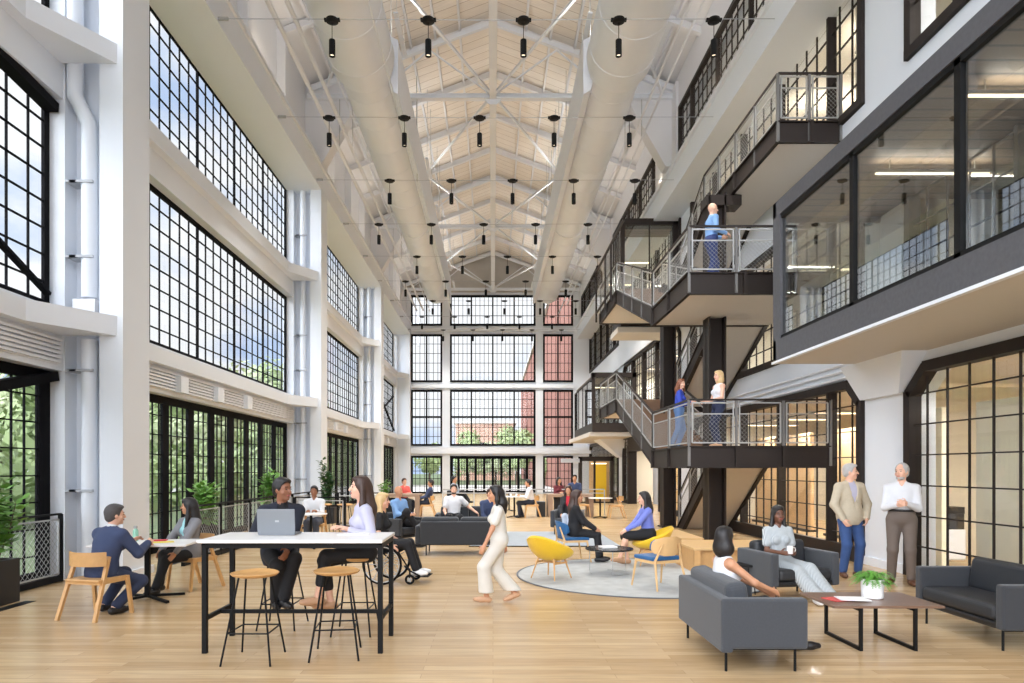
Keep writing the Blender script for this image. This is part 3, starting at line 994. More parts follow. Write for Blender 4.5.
# ================================================================ LEVEL 2/3 GALLERIES
def gallery(label, y0, y1, x0, z, zt, ext=2):
    o = empty('glass_gallery', (x0, y0, z)); tag(o, label, 'glazed gallery')
    t = MB(); t.box(x0, XR, y0, y1, z-.42, z); t.build('floor_edge', M['bronze'], o, world=True)
    t = MB(); t.box(x0-.1, XR, y0+.1, y1+ext, z-.62, z-.42); t.build('soffit', M['soffit'], o, world=True)
    t = MB(); t.box(x0, x0+.14, y0, y0+.14, z, zt); t.box(XR-.2, XR, y0, y0+.14, z, zt); t.box(x0, XR, y0, y0+.5, zt-.22, zt)
    t.box((x0+XR)/2-.02, (x0+XR)/2+.02, y0+.03, y0+.1, z, zt)
    n = 4
    for i in range(n+1):
        yy = y0+.14+(y1-y0-.14)*i/n
        t.box(x0, x0+.05, yy-.025, yy+.025, z, zt-.25)
    t.box(x0, x0+.06, y0, y1, zt-.32, zt-.25)
    t.build('frame', M['bronze2'], o, world=True)
    t = MB(); t.box(x0+.14, XR-.2, y0+.06, y0+.07, z, zt-.2); t.box(x0+.02, x0+.03, y0+.14, y1, z, zt-.3)
    t.build('glass_pane', M['glassbox'], o, world=True)
    t = MB(); t.box(x0+.1, XR, y0+.3, y1, zt-.12, zt-.06); t.build('slat_ceiling', M['slat'], o, world=True)
    return o
gallery('bronze framed glass room on the third level, beside the top of the upper stair', 24.55, 26.2, 4.62, 7.27, 10.75, 0)
gallery('bronze framed glass room on the second level, beyond the lower stair', 31.7, 38.5, 4.62, 3.85, 6.2)
for n_, (x0, x1, y, z) in enumerate(((5.0, 6.2, 27, 9.9), (5.0, 6.0, 29.5, 9.7), (5.2, 6.3, 35, 5.9))):
    l = empty('linear_light', (x0, y, z)); tag(l, ['upper glowing light bar in the third level glass room', 'lower looking glowing light bar deeper in the third level glass room', 'glowing light bar in the second level glass room'][n_], 'light', 'light bars in the galleries')
    t = MB(); t.box(x0, x1, y-.04, y+.04, z-.03, z); t.build('diffuser', M['lamp'], l, world=True)
    t = MB(); t.box(x0, x1, y-.045, y+.045, z, z+.04); t.tube([(x0+.2, y, z+.03), (x0+.2, y, {9.9: 10.9, 9.7: 10.9, 5.9: 6.1}[z])], .006, 4); t.build('housing', M['steel'], l, world=True)

# tall glass guard on the edge of the third level
o = empty('glass_guard', (3.72, 21.5, 7.27)); tag(o, 'tall dark framed glass guard beside the third level platform', 'glass guard')
t = MB(); t.box(3.70, 3.76, 19.4, 24.6, 8.78, 8.84); t.box(3.70, 3.76, 21.5, 24.6, 7.3, 7.34)
for y in (21.5, 22.6, 24.57): t.box(3.70, 3.76, y-.03, y+.03, 7.0, 8.8)
t.build('frame', M['bronze'], o, world=True)
t = MB(); t.box(3.725, 3.735, 21.5, 24.55, 7.3, 8.8); t.build('glass_pane', M['glassin'], o, world=True)
# slanted braces on the far right wall, levels 2
t = MB(); t.box(XR-.12, XR, 24.2, 46, 7.0, 7.4); trim(t, 'white')
t = MB(); t.box(XR-.25, XR, 39, 46.8, 3.4, 3.8); trim(t, 'white')

# ================================================================ GROUND VESTIBULE AT FAR RIGHT
o = empty('entrance_vestibule', (5.1, 34, 0)); tag(o, 'bronze framed glass vestibule with a yellow panel inside at the far right', 'vestibule')
x0, x1, y = 4.3, 6.05, 34.0
t = MB(); t.box(x0, x0+.16, y, y+.3, 0, 2.32); t.box(x1-.16, x1, y, y+.3, 0, 2.32); t.box(x0, x1, y, y+.3, 2.1, 2.32); t.box(x0+.75, x0+.85, y+.1, y+.2, 0, 2.1); t.box(x0, x1, y, y+.3, 0, .06)
t.build('frame', M['bronze2'], o, world=True)
t = MB(); t.box(x0+.16, x0+.75, y+.14, y+.155, 0, 2.1); t.build('glass_pane', M['glassin'], o, world=True)
t = MB(); t.box(x0+1.0, x1-.18, y+1.2, y+1.26, .1, 1.95); t.build('yellow_panel', M['yellowdoor'], o, world=True)
t = MB(); t.box(x0+.7, x1-.02, y+1.3, y+1.4, 0, 2.2); t.build('timber_lining', M['tan'], o, world=True)
t = MB(); t.box(x0-.9, x0+.02, y-.1, y+.1, 2.02, 2.22); t.build('canopy_edge', M['greypaint'], o, world=True)
t = MB(); t.box(x0+.7, x1-.3, y+.5, y+.6, 1.95, 2.0); t.build('lamp', M['lamp'], o, world=True)
# beyond the portal
o = empty('white_core_wall', (8.2, 31, 0)); tag(o, 'white wall with a small dark screen beyond the far right portal', 'wall panel')
t = MB(); t.box(7.9, 8.1, 29.3, 33.6, 0, 3.0); t.build('panel', M['white'], o, world=True)
t = MB(); t.box(7.86, 7.9, 31.5, 31.95, 1.2, 2.0); t.build('screen', M['dark_screen'], o, world=True)
o = empty('timber_partition', (7.6, 28.6, 0)); tag(o, 'timber panel just right of the white wall beyond the portal', 'partition')
t = MB(); t.box(7.55, 7.7, 28.0, 29.3, 0, 2.9); t.build('panel', M['oakpale'], o, world=True)
# ================================================================ SDF FIGURES
def _frame(r, f, u):
    return np.array([r, f, u], dtype=np.float32)
def sdf_mesh(prims, vox):
    lo = np.array([1e9]*3); hi = -lo
    for p in prims:
        if p['op'] != '+': continue
        lo = np.minimum(lo, p['lo']); hi = np.maximum(hi, p['hi'])
    m = vox*3+.01
    lo = lo-m; hi = hi+m
    n = np.ceil((hi-lo)/vox).astype(int)+1
    ax = [(lo[i]+np.arange(n[i])*vox).astype(np.float32) for i in range(3)]
    G = np.full(n, .5, dtype=np.float32)
    for p in prims:
        if p['t'] == 'slab':
            z = ax[2][None, None, :]
            G = np.maximum(G, np.maximum(z-p['z1'], p['z0']-z)); continue
        if p['t'] == 'plane':
            q = p['p']; nn = p['n']
            d = (ax[0][:, None, None]-q[0])*nn[0]+(ax[1][None, :, None]-q[1])*nn[1]+(ax[2][None, None, :]-q[2])*nn[2]
            G = np.maximum(G, d.astype(np.float32)); continue
        k = p['k']
        mg = k+vox*3+.01
        i0 = np.maximum(np.floor((p['lo']-mg-lo)/vox).astype(int), 0)
        i1 = np.minimum(np.ceil((p['hi']+mg-lo)/vox).astype(int)+1, n)
        if (i1 <= i0).any(): continue
        X = ax[0][i0[0]:i1[0], None, None]; Y = ax[1][None, i0[1]:i1[1], None]; Z = ax[2][None, None, i0[2]:i1[2]]
        if p['t'] == 'c':
            a = p['a']; b = p['b']; ba = b-a; L2 = float(ba@ba)+1e-9
            px, py, pz = X-a[0], Y-a[1], Z-a[2]
            h = np.clip((px*ba[0]+py*ba[1]+pz*ba[2])/L2, 0, 1)
            d = np.sqrt((px-h*ba[0])**2+(py-h*ba[1])**2+(pz-h*ba[2])**2)-(p['ra']+(p['rb']-p['ra'])*h)
        else:
            c = p['c']; R = p['R']; r = p['r']
            px, py, pz = X-c[0], Y-c[1], Z-c[2]
            q = [(px*R[i][0]+py*R[i][1]+pz*R[i][2]) for i in range(3)]
            k0 = np.sqrt((q[0]/r[0])**2+(q[1]/r[1])**2+(q[2]/r[2])**2)
            k1 = np.sqrt((q[0]/r[0]**2)**2+(q[1]/r[1]**2)**2+(q[2]/r[2]**2)**2)+1e-6
            d = k0*(k0-1)/k1
        S = (slice(i0[0], i1[0]), slice(i0[1], i1[1]), slice(i0[2], i1[2]))
        cur = G[S]
        if p['op'] == '+':
            h = np.maximum(k-np.abs(cur-d), 0)/k
            G[S] = np.minimum(cur, d)-h*h*k*.25
        else:
            G[S] = np.maximum(cur, -d)
    # surface nets
    s = G < 0
    cnt = np.zeros(n-1, dtype=np.int8)
    for dx in (0, 1):
        for dy in (0, 1):
            for dz in (0, 1):
                cnt += s[dx:n[0]-1+dx, dy:n[1]-1+dy, dz:n[2]-1+dz]
    act = (cnt > 0) & (cnt < 8)
    idx = np.argwhere(act)
    if len(idx) == 0: return np.zeros((0, 3)), []
    vid = np.full(n-1, -1, dtype=np.int32); vid[act] = np.arange(len(idx))
    acc = np.zeros((len(idx), 3)); num = np.zeros(len(idx))
    cs = [(0,0,0),(1,0,0),(0,1,0),(1,1,0),(0,0,1),(1,0,1),(0,1,1),(1,1,1)]
    cv = [G[idx[:, 0]+c[0], idx[:, 1]+c[1], idx[:, 2]+c[2]] for c in cs]
    for i in range(8):
        for j in range(i+1, 8):
            ci, cj = np.array(cs[i]), np.array(cs[j])
            if np.abs(ci-cj).sum() != 1: continue
            a, b = cv[i], cv[j]
            mk = (a < 0) != (b < 0)
            t = np.where(mk, a/np.where(mk, a-b, 1), 0)
            acc += np.where(mk[:, None], ci+(cj-ci)*t[:, None], 0); num += mk
    vs = lo+(idx+acc/num[:, None])*vox
    faces = []
    N = n
    for axn in range(3):
        sl0 = [slice(None)]*3; sl1 = [slice(None)]*3
        sl0[axn] = slice(0, N[axn]-1); sl1[axn] = slice(1, N[axn])
        df = s[tuple(sl0)] != s[tuple(sl1)]
        e = np.argwhere(df)
        o1, o2 = [(1, 2), (2, 0), (0, 1)][axn]
        ok = (e[:, o1] > 0) & (e[:, o2] > 0) & (e[:, o1] < N[o1]-1) & (e[:, o2] < N[o2]-1)
        e = e[ok]
        ins = s[e[:, 0], e[:, 1], e[:, 2]]
        q = []
        for (d1, d2) in ((-1, -1), (0, -1), (0, 0), (-1, 0)):
            t = e.copy(); t[:, o1] += d1; t[:, o2] += d2
            q.append(vid[t[:, 0], t[:, 1], t[:, 2]])
        q = np.stack(q, 1)
        q[~ins] = q[~ins][:, ::-1]
        faces.append(q)
    return vs, np.concatenate(faces)

def A(*v): return np.array(v, dtype=np.float64)
def cap(a, b, ra, rb=None, k=.02, op='+'):
    rb = ra if rb is None else rb
    a = np.array(a, float); b = np.array(b, float); r = max(ra, rb)
    return dict(t='c', a=a, b=b, ra=ra, rb=rb, k=k, op=op, lo=np.minimum(a, b)-r, hi=np.maximum(a, b)+r)
def ell(c, r, fr=None, k=.03, op='+'):
    c = np.array(c, float); m = max(r)
    fr = np.eye(3) if fr is None else fr
    return dict(t='e', c=c, r=r, R=fr, k=k, op=op, lo=c-m, hi=c+m)
def slab(z0, z1): return dict(t='slab', z0=z0, z1=z1, op='x')
def plane(p, n_): return dict(t='plane', p=p, n=n_, op='x')

def to_obj(name, prims, vox, m, parent=None, floor=True, s=1.0, ground=None):
    vs, fs = sdf_mesh(prims, vox)
    if len(vs) == 0: return None
    if ground is not None: vs[:, 2] = np.maximum(vs[:, 2], ground)
    vs = vs*s
    me = bpy.data.meshes.new(name)
    me.from_pydata(vs.tolist(), [], fs.tolist())
    me.materials.append(m)
    me.polygons.foreach_set('use_smooth', [True]*len(me.polygons))
    me.update()
    o = bpy.data.objects.new(name, me); COL.objects.link(o)
    if parent is not None: o.parent = parent
    return o

def nrm(v):
    v = np.array(v, float); return v/(np.linalg.norm(v)+1e-9)
def ik(a, b, l1, l2, hint):
    d = b-a; L = np.linalg.norm(d); L = min(max(L, .05), (l1+l2)*.999)
    u = nrm(d)
    x = (l1*l1-l2*l2+L*L)/(2*L); h = math.sqrt(max(l1*l1-x*x, 0))
    hv = np.array(hint, float); hv = hv-u*(hv@u); hv = nrm(hv)
    return a+u*x+hv*h, a+u*L

SKIN = {
 'light': mat('light_skin', rgb(226, 178, 152), .5, noise=.03),
 'tan': mat('tan_skin', rgb(196, 142, 108), .5, noise=.03),
 'brown': mat('brown_skin', rgb(148, 98, 72), .5, noise=.03),
 'dark': mat('dark_skin', rgb(108, 70, 52), .5, noise=.03)}
CL = {}
def cloth(name, c, rough=.8, noise=.06, ns=12):
    if name not in CL: CL[name] = mat(name, c, rough, noise=noise, nscale=ns, bump=.1, bscale=40)
    return CL[name]
NAVY = cloth('navy_suit_cloth', rgb(54, 66, 98)); DKNAVY = cloth('dark_navy_cloth', rgb(30, 34, 48)); BLK = cloth('black_cloth', rgb(24, 24, 28))
WHT = cloth('white_cloth', rgb(216, 217, 221)); GREYC = cloth('grey_cardigan_cloth', rgb(128, 128, 132)); AQUA = cloth('aqua_cloth', rgb(160, 210, 214))
LAV = cloth('lavender_cloth', rgb(186, 184, 204)); CREAM = cloth('cream_cloth', rgb(214, 210, 201)); SHBLUE = cloth('sky_blue_cloth', rgb(120, 158, 206))
RBLUE = cloth('royal_blue_cloth', rgb(44, 68, 172)); PERI = cloth('periwinkle_cloth', rgb(112, 124, 200)); DENIM = cloth('denim_cloth', rgb(50, 78, 128), noise=.2, ns=9)
LDENIM = cloth('faded_denim_cloth', rgb(92, 124, 172)); BEIGEC = cloth('beige_jacket_cloth', rgb(190, 178, 156), noise=.1, ns=30)
BRNC = cloth('brown_trouser_cloth', rgb(104, 92, 84)); REDC = cloth('red_cloth', rgb(178, 30, 48)); PINKR = cloth('coral_cloth', rgb(220, 96, 88))
GRYT = cloth('grey_cloth', rgb(150, 160, 172)); MAR = cloth('maroon_cloth', rgb(110, 44, 52)); PALEJ = cloth('pale_denim_cloth', rgb(170, 180, 196))
SLATE = cloth('slate_trouser_cloth', rgb(70, 76, 90))
def stripes():
    m = cloth('striped_cotton_cloth', rgb(206, 210, 212))
    nt = m.node_tree; b = nt.nodes['Principled BSDF']
    w = nt.nodes.new('ShaderNodeTexWave'); w.bands_direction = 'X'; w.inputs['Scale'].default_value = 22
    tc = nt.nodes.new('ShaderNodeTexCoord'); nt.links.new(tc.outputs['Object'], w.inputs['Vector'])
    r = nt.nodes.new('ShaderNodeValToRGB'); r.color_ramp.elements[0].color = rgb(204, 209, 210); r.color_ramp.elements[1].color = rgb(128, 137, 144)
    nt.links.new(w.outputs['Fac'], r.inputs['Fac']); nt.links.new(r.outputs[0], b.inputs['Base Color'])
    return m
STR = stripes()
HAIR = {'black': mat('black_hair', rgb(28, 24, 24), .45, noise=.2, nscale=40), 'brown': mat('dark_brown_hair', rgb(62, 42, 34), .45, noise=.2, nscale=40),
        'blonde': mat('blonde_hair', rgb(212, 180, 130), .5, noise=.15, nscale=40), 'dgrey': mat('dark_grey_hair', rgb(74, 70, 70), .6, noise=.25, nscale=40), 'grey': mat('grey_hair', rgb(176, 174, 172), .6, noise=.15, nscale=40),
        'auburn': mat('auburn_hair', rgb(122, 72, 46), .5, noise=.2, nscale=40)}
EYE = mat('eye_dark', rgb(40, 28, 24), .3); LIP = mat('lip', rgb(176, 92, 88), .5); SHOEB = mat('black_shoe_leather', rgb(26, 24, 26), .4)
SHOET = mat('tan_shoe_leather', rgb(196, 154, 120), .5); SHOEBR = mat('brown_shoe_leather', rgb(92, 60, 42), .45); SHOEW = mat('white_shoe', rgb(232, 232, 232), .5)

def person(label, loc, rz, H=1.72, sex='m', skin='light', hip=.93, hip_off=0, lean=.0, side=0, tw=0, yaw=0, pitch=0,
           hl=None, hr=None, fl_=None, fr_=None, kl=(0, 1, 0), kr=(0, 1, 0), el=(-.4, -.8, -.5), er=(.4, -.8, -.5),
           top=None, sleeve='long', inner=None, topkind='shirt', bottom=None, legs='trousers', shoe=None, hair='black', hs='short',
           vox=.011, group=None, ftl=None, ftr=None, sock=None, fat=1.0, hl_n=None, hr_n=None, beard=None, hem=None, belt=False, detail=True):
    """local frame: +Y forward, +X the figure's right... left arm at -X. rz turns it."""
    s = H/1.72
    iv = lambda p: A(*p)/s
    W = 1.0 if sex == 'm' else .88
    u = nrm((side, math.sin(lean), math.cos(lean)))
    hz = hip/s
    hc = A(0, hip_off/s, hz)
    r0 = A(1, 0, 0)
    ry = nrm((math.cos(tw), math.sin(tw), 0)); ry = nrm(ry-u*(ry@u))
    f = np.cross(u, ry)
    fr = _frame(ry, f, u)
    r0 = nrm(r0-u*(r0@u)); fr0 = _frame(r0, np.cross(u, r0), u)
    nb = hc+u*.50
    shl = hc+u*.435-ry*(.172*W); shr = hc+u*.435+ry*(.172*W)
    hd = nb+u*.10+A(0, 0, .075)+np.cross(u, ry)*.02
    # head frame
    hf = A(-math.sin(yaw)*math.cos(pitch), math.cos(yaw)*math.cos(pitch), math.sin(pitch))
    hrt = nrm(np.cross(hf, A(0, 0, 1))); hu = np.cross(hrt, hf)
    HF = _frame(hrt, hf, hu)
    hw = .095*W; hjl = hc-r0*hw+A(0, 0, -.02); hjr = hc+r0*hw+A(0, 0, -.02)
    fl_ = iv(fl_) if fl_ is not None else A(-.1, .02, .085)
    fr_ = iv(fr_) if fr_ is not None else A(.1, -.02, .085)
    hl = iv(hl) if hl is not None else A(-.27, .05, hz-.08)
    hr = iv(hr) if hr is not None else A(.27, .05, hz-.08)
    knl, akl = ik(hjl, fl_, .43, .425, kl); knr, akr = ik(hjr, fr_, .43, .425, kr)
    ebl, wrl = ik(shl, hl, .285, .255, el); ebr, wrr = ik(shr, hr, .285, .255, er)
    nosl = sleeve == 'none'
    def torso(i, k=.05):
        P = [ell(hc+u*.02, ((.165+i)*(1 if sex == 'm' else .98), .118*fat+i, .125+i), fr0, k),
             ell(hc+u*.17, ((.148 if sex == 'm' else .125)*fat+i, .104*fat+i, .15+i), fr, k),
             ell(hc+u*.33, (.172*W+i, .112*W+i, .165+i), fr, k),
             cap(shl, shr, .056*W+i*.8, k=.05) if not (nosl and i > 0) else cap(shl*.62+shr*.38, shl*.38+shr*.62, .056*W+i*.8, k=.05), cap(nb-u*.005, hc+u*.44-ry*.12*W, .045*W+i*.6, .05*W+i*.6, .04), cap(nb-u*.005, hc+u*.44+ry*.12*W, .045*W+i*.6, .05*W+i*.6, .04)]
        if sex == 'f':
            for q in (-1, 1): P.append(ell(hc+u*.31+ry*q*.07+f*.085, (.055+i, .05+i, .055+i), fr, .03))
        return P
    def arm(side_, i, part='all', k=.025):
        sh, eb, wr = (shl, ebl, wrl) if side_ < 0 else (shr, ebr, wrr)
        a = [cap(sh, eb, .053*W+i, .040*W+i, k)]
        if part == 'all': a.append(cap(eb, wr-(wr-eb)*.04*(i > 0), .040*W+i, .027*W+i*.9, k))
        if part == 'short': a = [cap(sh, sh+(eb-sh)*.62, .053*W+i, .048*W+i*1.4, k)]
        return a
    def leg(side_, i, full=True, k=.03):
        hj, kn, ak = (hjl, knl, akl) if side_ < 0 else (hjr, knr, akr)
        cf = kn+(ak-kn)*.28
        e = ak if full else ak-(ak-kn)*.06
        g = .93 if sex == 'f' else 1
        P = [cap(hj, kn, .088*g*(fat*.5+.5)+i, .058*g+i, k)]
        if full: P += [cap(kn, cf, .055*g+i, .055*g+i, k), cap(cf, e, .055*g+i, .034+i, k)]
        else: P += [cap(kn, e, .060*g+i, .046+i*1.1, k)]
        return P
    def fdir(side_):
        v = ftl if side_ < 0 else ftr
        return nrm(v if v is not None else (0.12*side_, 1, 0))
    def foot(side_, i, k=.015):
        ak = akl if side_ < 0 else akr
        d = fdir(side_)
        dn = nrm(-(A(0, 0, 1)-d*d[2]))
        base = ak+dn*.045
        return [cap(ak, base-d*.02, .036+i, .038+i, .02), cap(base-d*.04, base+d*.10, .034+i, .034+i, k), cap(base+d*.08, base+d*.165, .034+i, .022+i, k)]
    def hand(side_):
        eb, wr, nrm_h = (ebl, wrl, hl_n) if side_ < 0 else (ebr, wrr, hr_n)
        d = nrm(wr-eb)
        n_ = nrm(nrm_h) if nrm_h is not None else A(-side_*.8, .1, -.6)
        n_ = nrm(n_-d*(n_@d)); t = nrm(np.cross(n_, d))
        ti = f if abs(t@f) > .3 else u
        t = t*np.sign(t@ti+1e-6)
        fm = np.array([t, d, n_])
        P = [ell(wr+d*.048, (.040*W, .052, .018), fm, .015), cap(wr-d*.02, wr+d*.03, .025*W, .024*W, .02)]
        for j, (o, l) in enumerate(((-.030, .060), (-.010, .074), (.010, .080), (.029, .072))):
            b0 = wr+d*.088+t*o*W
            m1 = b0+(d*.85+n_*.45)*l*.5
            m2 = m1+(d*.35+n_*.9)*l*.5
            P += [cap(b0-d*.01, m1, .0095, .0085, .006), cap(m1, m2, .0085, .0075, .004)]
        b0 = wr+d*.025+t*.03*W
        m1 = b0+nrm(t*.9+d*.7+n_*.3)*.036
        P += [cap(b0, m1, .0115, .010, .008), cap(m1, m1+nrm(d*.9+t*.2+n_*.5)*.03, .010, .008, .004)]
        return P
    # ---- body
    B = torso(0)
    for q in (-1, 1): B += arm(q, 0)+leg(q, 0)+foot(q, 0)
    B += [cap(nb-u*.05, hd-hu*.05-hf*.012, .056*W, .050*W, .03)]
    B += [ell(hd+hu*.02-hf*.01, (.076, .095, .10), HF, .02), ell(hd+hf*.022-hu*.055, (.056, .066, .062), HF, .03),
          ell(hd+hf*.066-hu*.098, (.024, .02, .018), HF, .02)]
    B += [cap(hd+hf*.085+hu*.012, hd+hf*.108-hu*.03, .010, .014, .012)]          # nose
    for q in (-1, 1):
        B += [ell(hd+hrt*q*.078-hf*.005-hu*.012, (.010, .020, .032), HF, .006),   # ears
              cap(hd+hrt*q*.018+hf*.084+hu*.022, hd+hrt*q*.045+hf*.072+hu*.022, .008, .007, .01),
              ell(hd+hrt*q*.045+hf*.055-hu*.035, (.022, .022, .022), HF, .02)]
    for q in (-1, 1): B += hand(q)
    gr = .0 if min(akl[2], akr[2]) < .2 else None
    body = to_obj('person', B, vox, SKIN[skin], s=s, ground=0.003 if loc[2] < 90 and gr == 0 else None)
    body.location = loc; body.rotation_euler = (0, 0, rz)
    tag(body, label, 'person', group)
    if detail:
        t = MB()
        for q in (-1, 1):
            c = (hd+hrt*q*.032+hf*.0835+hu*.004)*s
            t.lathe([(.001, -.006*s), (.008*s, -.003*s), (.009*s, 0), (.008*s, .003*s), (.001, .006*s)], tuple(c), 8)
            t.bar(tuple((hd+hrt*q*.018+hf*.0945+hu*.028)*s), tuple((hd+hrt*q*.048+hf*.08+hu*.027)*s), .006*s, .006*s)
        t.build('eyes', EYE, body)
        t = MB(); t.bar(tuple((hd-hrt*.022+hf*.087-hu*.062)*s), tuple((hd+hrt*.022+hf*.087-hu*.062)*s), .012*s, .012*s)
        t.build('lips', LIP, body)
    # ---- trousers / skirt
    if bottom is not None:
        if legs == 'trousers':
            P = [ell(hc+u*.02, (.178, .132*fat, .145), fr0, .05)]
            for q in (-1, 1): P += leg(q, .012, False)
        elif legs == 'wide':
            P = [ell(hc+u*.03, (.172, .124, .125), fr0, .04)]
            for (hj, kn, ak) in ((hjl, knl, akl), (hjr, knr, akr)):
                P += [cap(hj, kn, .100, .092, .09), cap(kn, ak+(ak-kn)*.05, .092, .112, .03)]
        elif legs == 'cropped':
            P = [ell(hc+u*.03, (.172, .124, .125), fr0, .04)]
            for (hj, kn, ak) in ((hjl, knl, akl), (hjr, knr, akr)):
                P += [cap(hj, kn, .096, .07, .03), cap(kn, ak-(ak-kn)*.35, .068, .056, .03)]
        elif legs == 'skirt':
            P = [ell(hc+u*.03, (.172, .124, .125), fr0, .04)]
            for (hj, kn) in ((hjl, knl), (hjr, knr)): P += [cap(hj, kn, .105, .085, .08)]
        if legs == 'wide': P.append(slab(max(.13, min(akl[2], akr[2])+.06), 9))
        P.append(ell(hc+u*.10, (.150*fat if sex == 'm' else .135, .11*fat, .08), fr0, .03))
        o = to_obj({'trousers': 'trousers', 'wide': 'wide_trousers', 'cropped': 'cropped_trousers', 'skirt': 'skirt'}[legs], P, vox*1.1, bottom, body, s=s, ground=.01 if gr == 0 else None)
    if belt:
        o = to_obj('belt', [ell(hc+u*.13, (.166*fat, .122*fat, .12), fr0), slab(hc[2]+.105, hc[2]+.14)], .009, SHOEB, body, s=s)
    # ---- top
    if inner is not None:
        P = torso(.006)+[cap(nb-u*.02, nb+u*.04, .060*W, .058*W, .02)]
        P.append(plane(nb+u*.055, u))
        to_obj('shirt', P, vox, inner, body, s=s)
    if top is not None:
        i = {'shirt': .012, 'jacket': .022, 'cardigan': .018, 'tee': .012, 'dress': .014}[topkind]
        P = torso(i)
        if sleeve == 'long':
            for q in (-1, 1): P += arm(q, i*.8+.003)
        elif sleeve == 'short':
            for q in (-1, 1): P += arm(q, i+.004, 'short')
        if topkind in ('jacket', 'cardigan'):
            h = .10 if hem is None else hem
            P += [ell(hc+u*.0, (.195, .145*fat, .15+h*.9), fr0, .05)]
            P.append(plane(hc-u*(h+.02), -u))
            if hip < .8*s and hem is None:
                pass
        if topkind in ('shirt', 'tee') and (belt or legs == 'wide' or sleeve == 'none'):
            P.append(plane(hc+u*.10, -u))
        if topkind == 'shirt' and inner is None:
            P += [cap(nb+u*.005, nb+u*.035, .066*W, .062*W, .02)]
        zc = hc+u*.47+f*.10
        if inner is not None:
            P += [cap(nb+f*.09+u*.10, hc+u*.12+f*.16, .085, .02, k=.01, op='-'), cap(nb+u*.06, nb+u*.10, .07, k=.01, op='-')]
        else:
            P += [cap(nb+u*.05+f*.06, nb-u*.07+f*.12, .045, .012, k=.01, op='-')]
            if sleeve == 'none':
                P += [cap(nb+u*.06, nb+u*.08, .09, .10, k=.01, op='-')]
        P.append(cap(nb+u*.09, nb+u*.14, .075, k=.01, op='-'))
        to_obj({'shirt': 'shirt', 'jacket': 'jacket', 'cardigan': 'cardigan', 'tee': 'tee_shirt', 'dress': 'bodice'}[topkind], P, vox, top, body, s=s, ground=.01)
        if topkind == 'jacket' and detail:
            P = [cap(nb+ry*.055+u*.03, hc+u*.22+ry*.03+f*.135, .016, .014, .01), cap(nb-ry*.055+u*.03, hc+u*.22-ry*.03+f*.135, .016, .014, .01)]
            to_obj('lapel', P, vox, top, body, s=s)
    if shoe is not None:
        for q in (-1, 1):
            P = foot(q, .008)[1:]
            if q < 0: akk = akl
            else: akk = akr
            P.append(cap(akk-A(0, 0, .02), akk-A(0, 0, .035), .042, .042, .02))
            to_obj('shoe', P, vox, shoe, body, s=s, ground=0.0 if gr == 0 else None)
    # ---- hair
    if hs != 'bald':
        P = [ell(hd+hu*.030-hf*.018, (.088, .103, .104), HF, .02)]
        if hs in ('short', 'receding'):
            P += [ell(hd-hf*.055-hu*.03, (.072, .055, .06), HF, .02)]
            if hs == 'short': P += [ell(hd+hu*.085+hf*.02, (.072, .075, .040), HF, .02)]
            P += [ell(hd+hf*.085-hu*.045, (.095, .085, .125), HF, .01, '-'), cap(hd-hu*.13-hrt*.12, hd-hu*.13+hrt*.12, .065, op='-', k=.01)]
            if hs == 'receding': P += [ell(hd+hf*.098+hu*.085, (.06, .075, .06), HF, .01, '-')]
        else:
            P += [ell(hd+hu*.09+hf*.005, (.075, .085, .035), HF, .02)]
            L = {'long': .40, 'mid': .24, 'bun': 0, 'bob': .17}[hs]
            if hs == 'bob':
                P += [ell(hd-hf*.045-hu*.075, (.100, .075, .125), HF, .03), ell(hd-hf*.02-hu*.10, (.108, .07, .085), HF, .03)]
            elif L:
                bk = hd-hf*.065-hu*.02
                end = bk-A(0, 0, 1)*L-f*.06
                P += [cap(bk, bk*.5+end*.5, .075, .085 if hs != 'bob' else .09, .04), cap(bk*.5+end*.5, end, .08, .045 if hs != 'bob' else .08, .04)]
                for q in (-1, 1):
                    a = hd+hrt*q*.078+hu*.02-hf*.01
                    b_ = a-A(0, 0, 1)*L*.45+hrt*q*.015
                    c_ = a-A(0, 0, 1)*L*.85+hrt*q*.03+hf*(.03 if hs == 'long' else 0)
                    P += [cap(a, b_, .022, .032, .03), cap(b_, c_, .032, .018, .02)]
            else:
                P += [ell(hd-hf*.11+hu*.05, (.045, .045, .045), HF, .02)]
            P += [ell(hd+hf*.095-hu*.035, (.068, .085, .105), HF, .01, '-')]
        to_obj('hair', P, min(vox, .011), HAIR[hair], body, s=s)
    if beard:
        P = [ell(hd+hf*.035-hu*.088, (.058, .052, .034), HF, .02), ell(hd+hf*.06-hu*.045, (.034, .05, .014), HF, .01, '-')]
        to_obj('beard', P, .009, HAIR[beard], body, s=s)
    return body
# ================================================================ FURNITURE
def wlabel(o, label, cat, group=None): return tag(o, label, cat, group)

# ---- high table
o = empty('high_table', (-1.85, 6.6, 0)); tag(o, 'long white high table on a black steel frame with a laptop on it', 'table')
t = MB(); t.rbox((-1.86, 6.61, 1.035), (1.70, .80, .03), .008, 2); t.build('tabletop', M['tabletop'], o, world=True)
t = MB()
for y in (6.28, 6.94): t.box(-2.68, -1.02, y-.02, y+.02, .97, 1.02)
for x in (-2.66, -1.04): t.box(x-.02, x+.02, 6.26, 6.96, .97, 1.02)
for x in (-2.66, -1.04): t.box(x-.018, x+.018, 6.28, 6.94, .30, .335)
t.box(-2.66, -1.04, 6.59, 6.63, .30, .335)
t.build('frame', M['black'], o, world=True)
for x in (-2.66, -1.04):
    for y in (6.28, 6.94):
        t = MB(); t.box(x-.022, x+.022, y-.022, y+.022, 0, 1.0); t.build('leg', M['black'], o, world=True)
